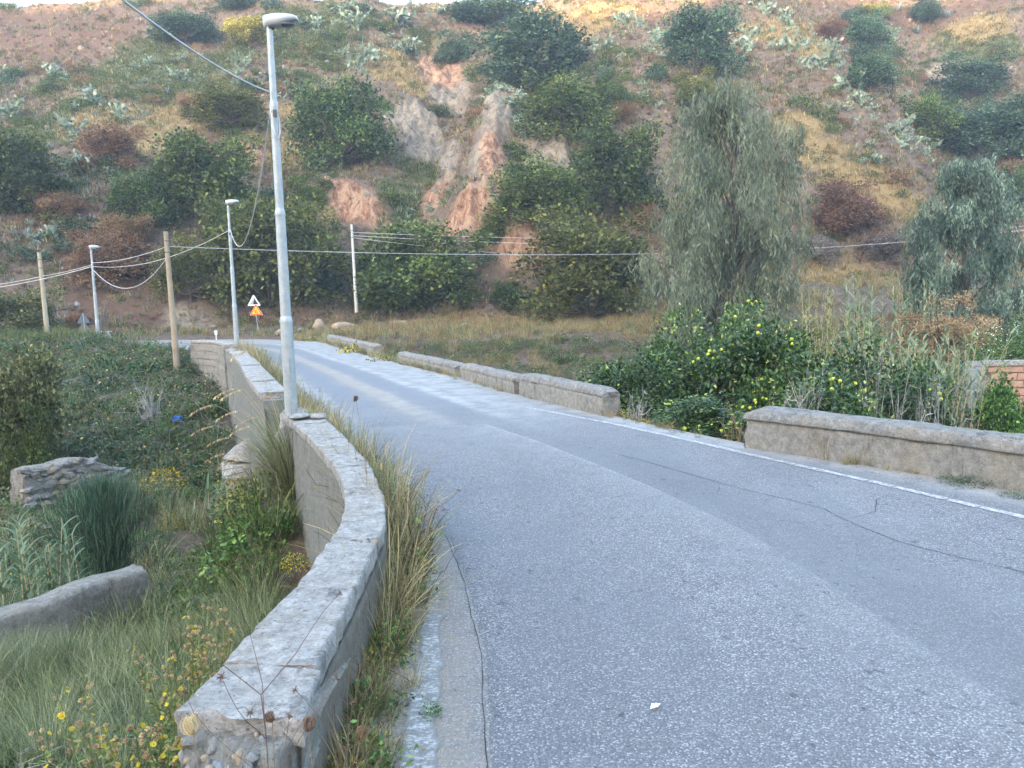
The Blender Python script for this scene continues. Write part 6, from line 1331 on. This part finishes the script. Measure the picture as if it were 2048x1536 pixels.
idx = np.where(far, np.where(u < .52+.5*z1, 0, np.where(u < .76+.3*z1, 1, np.where(u < .86, 4, np.where(u < .90, 7, 3)))), np.where(z1+.25*z2 > .12, np.where(u < .5, 5, np.where(u < .75, 6, 8)), np.where(z2 > .05, np.where(u < .6, 2, 1), np.where(u < .35, 0, np.where(u < .6, 4, np.where(u < .8, 3, 6))))))
near = (y < 13) & (x < -3.2); idx = np.where(near & (u < .72), np.where(u < .5, 6, 4), idx); closew = (y < 14) & (x > -3.4-.25*(y-4)); idx = np.where(closew & (idx >= 5) & (u < .8), rng.choice([1, 2, 3, 4], len(x)), idx)
ridge = (y > 40) & (u < .7); idx = np.where(ridge, 4, idx)
# keep the bare earth path and the walls clear
pth = np.array([at_y(290, 1000, 19.5)[:2], at_y(420, 975, 21.5)[:2]]); ab = pth[1]-pth[0]; t = np.clip(((x-pth[0, 0])*ab[0]+(y-pth[0, 1])*ab[1])/(ab@ab), 0, 1); dp = np.hypot(x-pth[0, 0]-t*ab[0], y-pth[0, 1]-t*ab[1]); k = (dp > .7) & (np.hypot(x+7.0, y-18.0) > 1.35) & (np.hypot(x+6.6, y-16.6) > 1.0); x, y, idx = x[k], y[k], idx[k]
scatter('ravine_undergrowth', on(x, y, -.05), pick_rot(len(x), .18), rng.uniform(.65, 1.35, len(x))*np.where(y > 25, 1.25, 1)*np.where(y < 6, .62, np.where(y < 10, .8, 1))*np.where((y > 6.6) & (y < 9.6) & (x < -3.6), .8, 1), idx, lk, 'brambles, nettles and rank grass filling the ravine')
e1 = at_y(292, 1140, 10.9); e2 = at_y(60, 960, 20.6); e3 = at_y(200, 930, 22.6); n = 70; c = np.concatenate([np.tile(e1[:2], (26, 1))+rng.normal(0, .42, (26, 2)), np.tile(e2[:2], (20, 1))+rng.normal(0, .7, (20, 2))-[0, .9], np.tile(e3[:2], (24, 1))+rng.normal(0, .9, (24, 2))-[0, .8]])
scatter('wall_end_brambles', on(c[:, 0], c[:, 1], .0), pick_rot(len(c), .2), np.r_[rng.uniform(.5, .9, 26), rng.uniform(.6, 1.1, 44)], rng.choice([0, 1, 2, 6], len(c)), lk, 'brambles growing over the ends of the ravine walls')
n = 260; x = rng.uniform(-36, -4, n); y = rng.uniform(23, 43, n); d, hw = road_lat(x, y); k = (d < -hw-1.2) & (np.abs(x) < .72*y+4) & (fbm(x/5, y/5, 31, 2) > -.05); x, y = x[k], y[k]
mk_ = [clump(101+q, 1500, 1.0, .07, .6, .7, 8).mesh('mound', [m, M_TWIG]) for q, m in enumerate((M_BRAM, M_HERB, M_OAK[1]))]
scatter('bramble_mounds', on(x, y, -.1), pick_rot(len(x), .15), rng.uniform(.6, 1.5, len(x)), rng.choice(3, len(x), p=[.6, .2, .2]), mk_, 'rounded bramble mounds on the green bank')
# fine tussocks in the near ravine
tk = [tuft(31, 420, 1.0, .0032, .42, 1.1, .20, 6).mesh('tussock', M_GRS), tuft(32, 420, .9, .0032, .5, 1.2, .22, 6).mesh('tussock', M_GRG), tuft(33, 360, 1.05, .003, .40, 1.0, .2, 6).mesh('tussock', M_GRS), tuft(34, 300, .8, .003, .5, .9, .2, 6).mesh('tussock', M_GRD)]
n = 1000; x = np.r_[rng.uniform(-9, -1.4, 800), rng.uniform(-7, -3.6, 200)]; y = np.r_[rng.uniform(1.5, 9.0, 800), rng.uniform(7.4, 9.0, 200)]; d, hw = road_lat(x, y); k = (d < -hw-1.0) & (fbm(x/1.6, y/1.6, 4, 2) > -.12); x, y = x[k], y[k]
scatter('tussock_grass_patch', on(x, y, -.03), pick_rot(len(x), .12), rng.uniform(.45, .95, len(x))*np.where(y < 5, .75, 1)*np.where((y > 6.6) & (x < -3.6), .8, 1), rng.choice(4, len(x), p=[.38, .22, .28, .12]), tk, 'fine pale tussock grass below the near parapet')

# right side: bank, orchard floor, terrace, field
n = 6500; x = rng.uniform(-12, 30, n); y = rng.uniform(11, 46, n); d, hw = road_lat(x, y); k = (d > hw+.75) & (np.abs(x) < .72*y+4); x, y = x[k], y[k]; u = rng.random(len(x)); z1 = fbm(x/4, y/4, 5, 3)
idx = np.where(x > 8, np.where(u < .5, 0, np.where(u < .8, 3, 5)), np.where(u < .30+z1*.4, 7, np.where(u < .60+z1*.3, 3, np.where(u < .70, 5, np.where(u < .90, 0, 8)))))
scatter('bank_undergrowth', on(x, y, -.05), pick_rot(len(x), .2), rng.uniform(.6, 1.2, len(x)), idx, lk, 'dry weeds, twigs and low scrub on the bank right of the bridge')
n = 1500; x = rng.uniform(2, 24, n); y = rng.uniform(3, 24, n); d, hw = road_lat(x, y); o_ = d-hw; k = (o_ > .72) & (x > 2.4+0*y); x, y, o_ = x[k], y[k], o_[k]; u = rng.random(len(x))
scatter('bramble_thicket', on(x, y, -.02), pick_rot(len(x), .2), rng.uniform(.55, 1.0, len(x))*np.where(o_ < 1.2, .7, 1), np.where(u < .55, 1, np.where(u < .85, 0, 3)), lk, 'bramble thicket behind the near right wall')
gk = [tuft(41, 60, 1.0, .014, .25, .6, .3, 4).mesh('tuft', M_GRD), tuft(42, 70, .7, .014, .35, .8, .3, 4).mesh('tuft', M_GRD), tuft(43, 70, .6, .014, .4, .9, .3, 4).mesh('tuft', M_GRG), tuft(44, 34, 1.5, .012, .15, .35, .3, 4).mesh('tuft', M_GRD), bare(45, 6, 1.3, 2, .008, .5).mesh('tuft', M_TWIGB), tuft(46, 60, .8, .014, .4, .9, .3, 4).mesh('tuft', M_GRS)]
n = 7000; x = np.r_[rng.uniform(-14, 16, 4200), rng.uniform(8, 62, 6500)]; y = np.r_[rng.uniform(45.6, 62, 4200), rng.uniform(45, 80, 6500)]; d, hw = road_lat(x, y); k = (d > hw+.9) & (fbm(x/3, y/2, 9, 3) > -.22); x, y = x[k], y[k]; u = rng.random(len(x))
idx = np.where(u < .34, 1, np.where(u < .58, 2, np.where(u < .72, 0, np.where(u < .80, 3, np.where(u < .86, 4, 5)))))
idx = np.where((idx >= 3) & (y > 56) & (x < 14), 1, idx); idx = np.where((x > 14) & (idx == 2) & (u < .5), 1, idx); rim = (y < 50) & (x < 14)
scatter('terrace_grass', on(x, y, -.03), pick_rot(len(x), .15), rng.uniform(.45, .95, len(x))*np.where(rim, .75, 1)*(.85+.9*np.clip(fbm(x/2.2, y/2.2, 3, 3), -.55, .7)), idx, gk, 'tall dry and green grass on the terrace and field at the hill foot')
# far verge beyond the road
n = 900; x = rng.uniform(-40, -6, n); y = rng.uniform(44, 64, n); d, hw = road_lat(x, y); k = (d > hw+2.2); x, y = x[k], y[k]; scatter('far_verge_grass', on(x, y), pick_rot(len(x)), rng.uniform(.4, .9, len(x)), rng.choice([1, 2, 4, 5], len(x)), gk, 'dusty grass along the far edge of the road')
# verge strips along the parapets
vk = [tuft(51, 44, .34, .0026, .40, .9, .07, 5).mesh('tuft', M_GRD), tuft(52, 44, .30, .0028, .45, 1.0, .07, 5).mesh('tuft', M_GRG), tuft(53, 30, .42, .0022, .30, .7, .06, 5).mesh('tuft', M_GRD), clump(54, 130, .09, .030, .5, .9, 0).mesh('tuft', M_HERB), tuft(55, 40, .36, .0026, .3, .7, .06, 5).mesh('tuft', M_GRS), bare(56, 6, .34, 2, .0022, .8).mesh('tuft', M_TWIGB), clump(57, 110, .10, .026, .45, 1.2, 0).mesh('tuft', M_YEL)]
yy = np.r_[rng.uniform(1.6, 7, 620), rng.uniform(6, 15, 760), rng.uniform(14, 34, 1300)]; ix = np.interp(yy, ROAD[:, 1][:600], ROAD[:, 0][:600])-.10*smooth(7, 4, yy); off = np.abs(rng.normal(0, .13, len(yy)))+.02; off = off*np.interp(yy, [0, 6, 14, 34], [.75, .9, 1.6, 2.6])
x = ix+off; u = rng.random(len(yy)); idx = np.where(yy < 6.5, np.where(u < .22, 0, np.where(u < .50, 3, np.where(u < .60, 2, np.where(u < .80, 5, np.where(u < .92, 1, 6))))), np.where(u < .12, 4, np.where(u < .24, 1, np.where(u < .50, 0, np.where(u < .64, 6, np.where(u < .78, 5, np.where(u < .86, 3, 2)))))))
scatter('verge_grass', np.stack([x, yy, np.full(len(x), .0)], 1), pick_rot(len(x), .22), (rng.uniform(.45, 1.1, len(x))+.7*(rng.random(len(x)) < .12))*np.interp(yy, [0, 4.2, 5.5, 8, 14, 34], [.62, .75, 1.35, 1.45, 1.4, 1.8]), idx, vk, 'straw and weeds along the foot of the left parapet')
s = np.r_[0, np.cumsum(np.linalg.norm(np.diff(ROAD[:, 2:], axis=0), axis=1))]; n = 1500; q = rng.integers(0, len(ROAD), n); x, y = ROAD[q, 2]-np.abs(rng.normal(0, .12, n)), ROAD[q, 3]; k = (y > 5) & (y < 46) & ((fbm(x/1.5, y/1.5, 6, 2) > .05) | (y > 16)); x, y = x[k], y[k]; u = rng.random(len(x))
scatter('verge_grass', np.stack([x, y, np.zeros(len(x))], 1), pick_rot(len(x), .25), rng.uniform(.35, .9, len(x))*np.interp(y, [0, 14, 40], [.75, .9, 2.0]), np.where(u < .4, 0, np.where(u < .6, 4, np.where(u < .8, 5, 1))), vk, 'sparse straw along the foot of the right parapets')
# gravel and crumbs at the edges
pk = []
for q in range(3):
    mb = MB(); sphere(mb, (0, 0, 0), (1, .8, .55), 6, 4, .5, 0, .5, q); pk.append(mb.mesh('pebble', [M_STONE, M_STONE2, M_STONE3][q]))
q = rng.integers(0, len(ROAD), 5200); f = np.r_[np.abs(rng.normal(0, .05, 2200)), 1-np.abs(rng.normal(0, .06, 3000))].clip(0, 1); x = ROAD[q, 0]*(1-f)+ROAD[q, 2]*f; y = ROAD[q, 1]*(1-f)+ROAD[q, 3]*f; k = (y > 1.5) & (y < 24); x, y = x[k], y[k]
scatter('roadside_gravel', np.stack([x, y, road_z(x, y)+.002], 1), pick_rot(len(x), 1), rng.lognormal(-5.1, .45, len(x)).clip(.003, .016), rng.integers(0, 3, len(x)), pk, 'loose gravel along both road edges')

# ------------------------------------------------------------------ single roadside plants
def herb(fn, name, px, py, label, group, y=None, **kw):
    p = at_z(px, py, 0.0) if y is None else at_y(px, py, y)
    if y is not None: p[2] = max(gz(p[0], p[1]), -9)
    root = empty(name, p, 0, (1, 1, 1), label, 'weed', group); fn(root, **kw); return root
GW = 'weeds at the foot of the left parapet'
def hgt(px, py, p): return H+p[1]*(ray(px, py)[2]/ray(px, py)[1])
# wild carrot heads in front
def carrot(px, py, y, label, seed, s, brown=False, tilt=(0, 0), gx=0.0):
    e = at_y(px, py, y); g = -.02; root = empty('wild_carrot', (e[0]-tilt[0]*(e[2]-g)+gx, e[1]-tilt[1]*(e[2]-g), g), 0, (1, 1, 1), label, 'weed', GW); w_carrot(root, seed, e[2]-g, tilt, 1, s, brown)
carrot(405, 1500, 2.05, 'dried wild carrot head like a bird nest in front of the broken wall end', 1, .95)
carrot(660, 1480, 2.45, 'large brown wild carrot nest at the foot of the near parapet', 2, 1.0, True, (.05, 0))
carrot(692, 1445, 2.7, 'smaller brown wild carrot nest just right of the large one', 3, .8, True, (-.03, .05))
carrot(548, 1418, 2.6, 'rusty wild carrot head against the broken concrete', 4, .75, True)
carrot(730, 800, 6.4, 'closed dark wild carrot head rising over the far lane', 5, .8, True); carrot(677, 803, 7.8, 'small wild carrot head on a pale bent stem beside the lane', 6, .7, True)
# beggarticks
r1 = empty('beggarticks', (*at_y(545, 1500, 2.05)[:2], -.02), 0, (1, 1, 1), 'tall dark stem with spiky black star heads rising in front of the coping', 'weed', GW); w_bidens(r1, 11, 1.28, (-.03, .02), 9, .5, 1.25)
r1 = empty('beggarticks', (*at_y(625, 1500, 2.25)[:2], -.02), 0, (1, 1, 1), 'branching dark weed against the near inner wall face', 'weed', GW); w_bidens(r1, 12, .95, (.10, -.02), 10, .9, 1.0)
r1 = empty('beggarticks', at_z(770, 1300, 0), 0, (1, 1, 1), 'bushy green weed with serrated leaves at the middle of the near parapet', 'weed', GW); w_bidens(r1, 13, .36, (.05, 0), 3, 3.2, .8)
r1 = empty('beggarticks', at_z(752, 1215, 0), 0, (1, 1, 1), 'upright dark red stem crossing the broken coping joint', 'weed', GW); w_bidens(r1, 14, .58, (-.06, 0), 4, 1.0, .9)
r1 = empty('beggarticks', at_z(792, 1195, 0), 0, (1, 1, 1), 'dark stems leaning far out over the asphalt with black star heads', 'weed', GW); w_bidens(r1, 15, .85, (.55, .12), 14, .5, 1.1)
r1 = empty('beggarticks', at_z(800, 1160, 0), 0, (1, 1, 1), 'shorter dark stems leaning over the white edge line', 'weed', GW); w_bidens(r1, 16, .70, (.30, .05), 12, .5, 1.0)
r1 = empty('beggarticks', at_z(720, 1410, 0), 0, (1, 1, 1), 'leafy green weed sprouting by the flaking line', 'weed', GW); w_bidens(r1, 17, .30, (.1, 0), 2, 2.6, .8)
# dotty shrubs of dark capsules
r1 = empty('dry_capsule_weed', at_z(768, 1075, 0), 0, (1, 1, 1), 'wide dry weed of thin twigs with dark dots in front of the lane', 'weed', GW); w_dotty(r1, 21, .80, 46)
r1 = empty('dry_capsule_weed', at_z(815, 1095, 0), 0, (1, 1, 1), 'low reddish weed of dark dots right of the wide dry one', 'weed', GW); w_dotty(r1, 22, .48, 34)
# feathery fleabanes
for q, (px, py, h_, t_, lb) in enumerate([(788, 1065, .66, (.0, 0), 'straight pale green fleabane spire, tallest beside the lane'), (806, 1090, .62, (.02, 0), 'reddish tipped fleabane spire right of the tallest'), (815, 1095, .72, (.28, .05), 'fleabane spire leaning right over the asphalt'), (770, 1040, .46, (-.02, 0), 'short green fleabane left of the tallest'),
        (700, 890, .42, (0, 0), 'yellow green fleabane halfway to the lamp post'), (660, 850, .45, (0, 0), 'yellow green fleabane near the loose slabs'), (640, 835, .55, (.03, 0), 'thin fleabane just right of the lamp foot'), (540, 745, .75, (0, 0), 'bushy feathery weed left of the lamp post, left of two'), (556, 752, .8, (.05, 0), 'bushy feathery weed left of the lamp post, right of two'), (508, 712, .8, (0, 0), 'feathery weed by the far parapet slabs'), (800, 1130, .5, (.08, 0), 'straw coloured fleabane above the flaking line')]):
    p = at_z(px, py, 0); root = empty('fleabane', p, 0, (1, 1, 1), lb, 'weed', GW); w_conyza(root, 40+q, h_, t_, .45, M_GRS if q not in (7, 8, 9) else M_BUSHY, M_GRD if q in (1, 10, 2) else M_GRS)
# yellow composites
GI = 'yellow flowered inula plants'
def inula(px, py, y, h_, seed, label, **kw):
    p = at_y(px, py, y); root = empty('inula_plant', (p[0], p[1], p[2]-h_), 0, (1, 1, 1), label, 'wildflower', GI); w_inula(root, seed, h_, **kw)
inula(385, 1212, 4.5, .95, 1, 'inula gone to tan seed heads beside the near coping, tallest', stems=9, tan=.88, heads=13, spread=.2)
inula(450, 1245, 4.3, .7, 2, 'inula with a few yellow flowers touching the near coping', stems=5, tan=.75, heads=11, spread=.12)
inula(245, 1400, 3.5, .75, 3, 'yellow inula at the lower left, with open yellow flowers', stems=8, tan=.62, heads=13, spread=.2)
inula(320, 1390, 3.3, .75, 4, 'yellow inula beside the broken wall end', stems=8, tan=.66, heads=12, spread=.18)
inula(340, 1300, 4.4, .6, 5, 'low inula between the tan one and the wall end', stems=5, tan=.8, heads=6, spread=.15)
def yclump(px, py, w, label, seed, y=None):
    p = hit(px, py) if y is None else at_y(px, py, y)
    if y is not None: p[2] -= .30*w*depth_of(p)/F
    s = w*depth_of(p)/F; rg = np.random.default_rng(seed); root = empty('yellow_flower_clump', p, seed, (s, s, s), label, 'wildflower', 'clumps of yellow flowers')
    clump(seed, 420, .5, .09, .5, .9, 0).build('leaves', M_BUSHY, root); fb = MB(); n = 210; d = dirs(rg, n); d[:, 2] = np.abs(d[:, 2]); P = d*[.5, .5, .5]*rg.uniform(.85, 1.1, (n, 1)); quads(fb, P, dirs(rg, n), dirs(rg, n)+[0, 0, 1], .06, .022, rg.random(n)); o = fb.build('blossom', M_PETY, root); o['kind'] = 'stuff'
for q, (px, py, w, y, lb) in enumerate([(705, 705, 70, None, 'yellow flowers hanging over the far right parapet, left clump'), (758, 722, 62, None, 'yellow flowers by the far right parapet, right clump'), (630, 682, 52, None, 'yellow flowers at the road bend before the boulders'), (1243, 828, 52, 14.0, 'yellow flowers at the blunt parapet end'), (1282, 852, 70, 13.4, 'low browning yellow clump in the gap between the right walls'),
        (325, 955, 80, 20.5, 'yellow broom patch in the ravine behind the earth path'), (590, 1120, 60, 7.0, 'yellow green tuft below the near parapet face'), (525, 945, 30, 14.0, 'small yellow flowers beside the brick pier'), (840, 735, 50, None, 'pale flowering weed behind the middle right parapet')]):
    if q in (0, 1, 2):
        p0 = at_z(px, py, 0); y = p0[1]
    yclump(px, py, w, lb, 60+q, y)
# weeds leaning on the near right wall
for q, (px, py, lb) in enumerate([(1655, 918, 'dry straw clump leaning on the near right wall'), (1742, 930, 'upright straw tuft at the foot of the near right wall')]):
    p = at_z(px, py, 0); mb = tuft(70+q, 90, .62 if q == 0 else .55, .0035, .3 if q == 0 else .12, .8 if q == 0 else .3, .10, 6); thing('straw_tuft', mb.mesh('straw_tuft', M_GRD), p, (0, 0, q), label=lb, cat='grass')
for q, (px, py, s, lb) in enumerate([(1945, 972, .42, 'dark green creeping weed at the foot of the near right wall'), (1900, 965, .3, 'small dark creeping weed left of the larger one by the near right wall'), (2025, 995, .25, 'low grey green weed at the right road edge'), (1570, 900, .16, 'tiny leafy weed at the wall end')]):
    p = at_z(px, py, 0); thing('creeping_weed', clump(80+q, 520, .5, .05, .55, .45, 4).mesh('creeping_weed', [M_OAK[3], M_STEMG]), p, (0, 0, q), (s*1.4, s, s), lb, 'weed', 'creeping weeds by the near right wall')
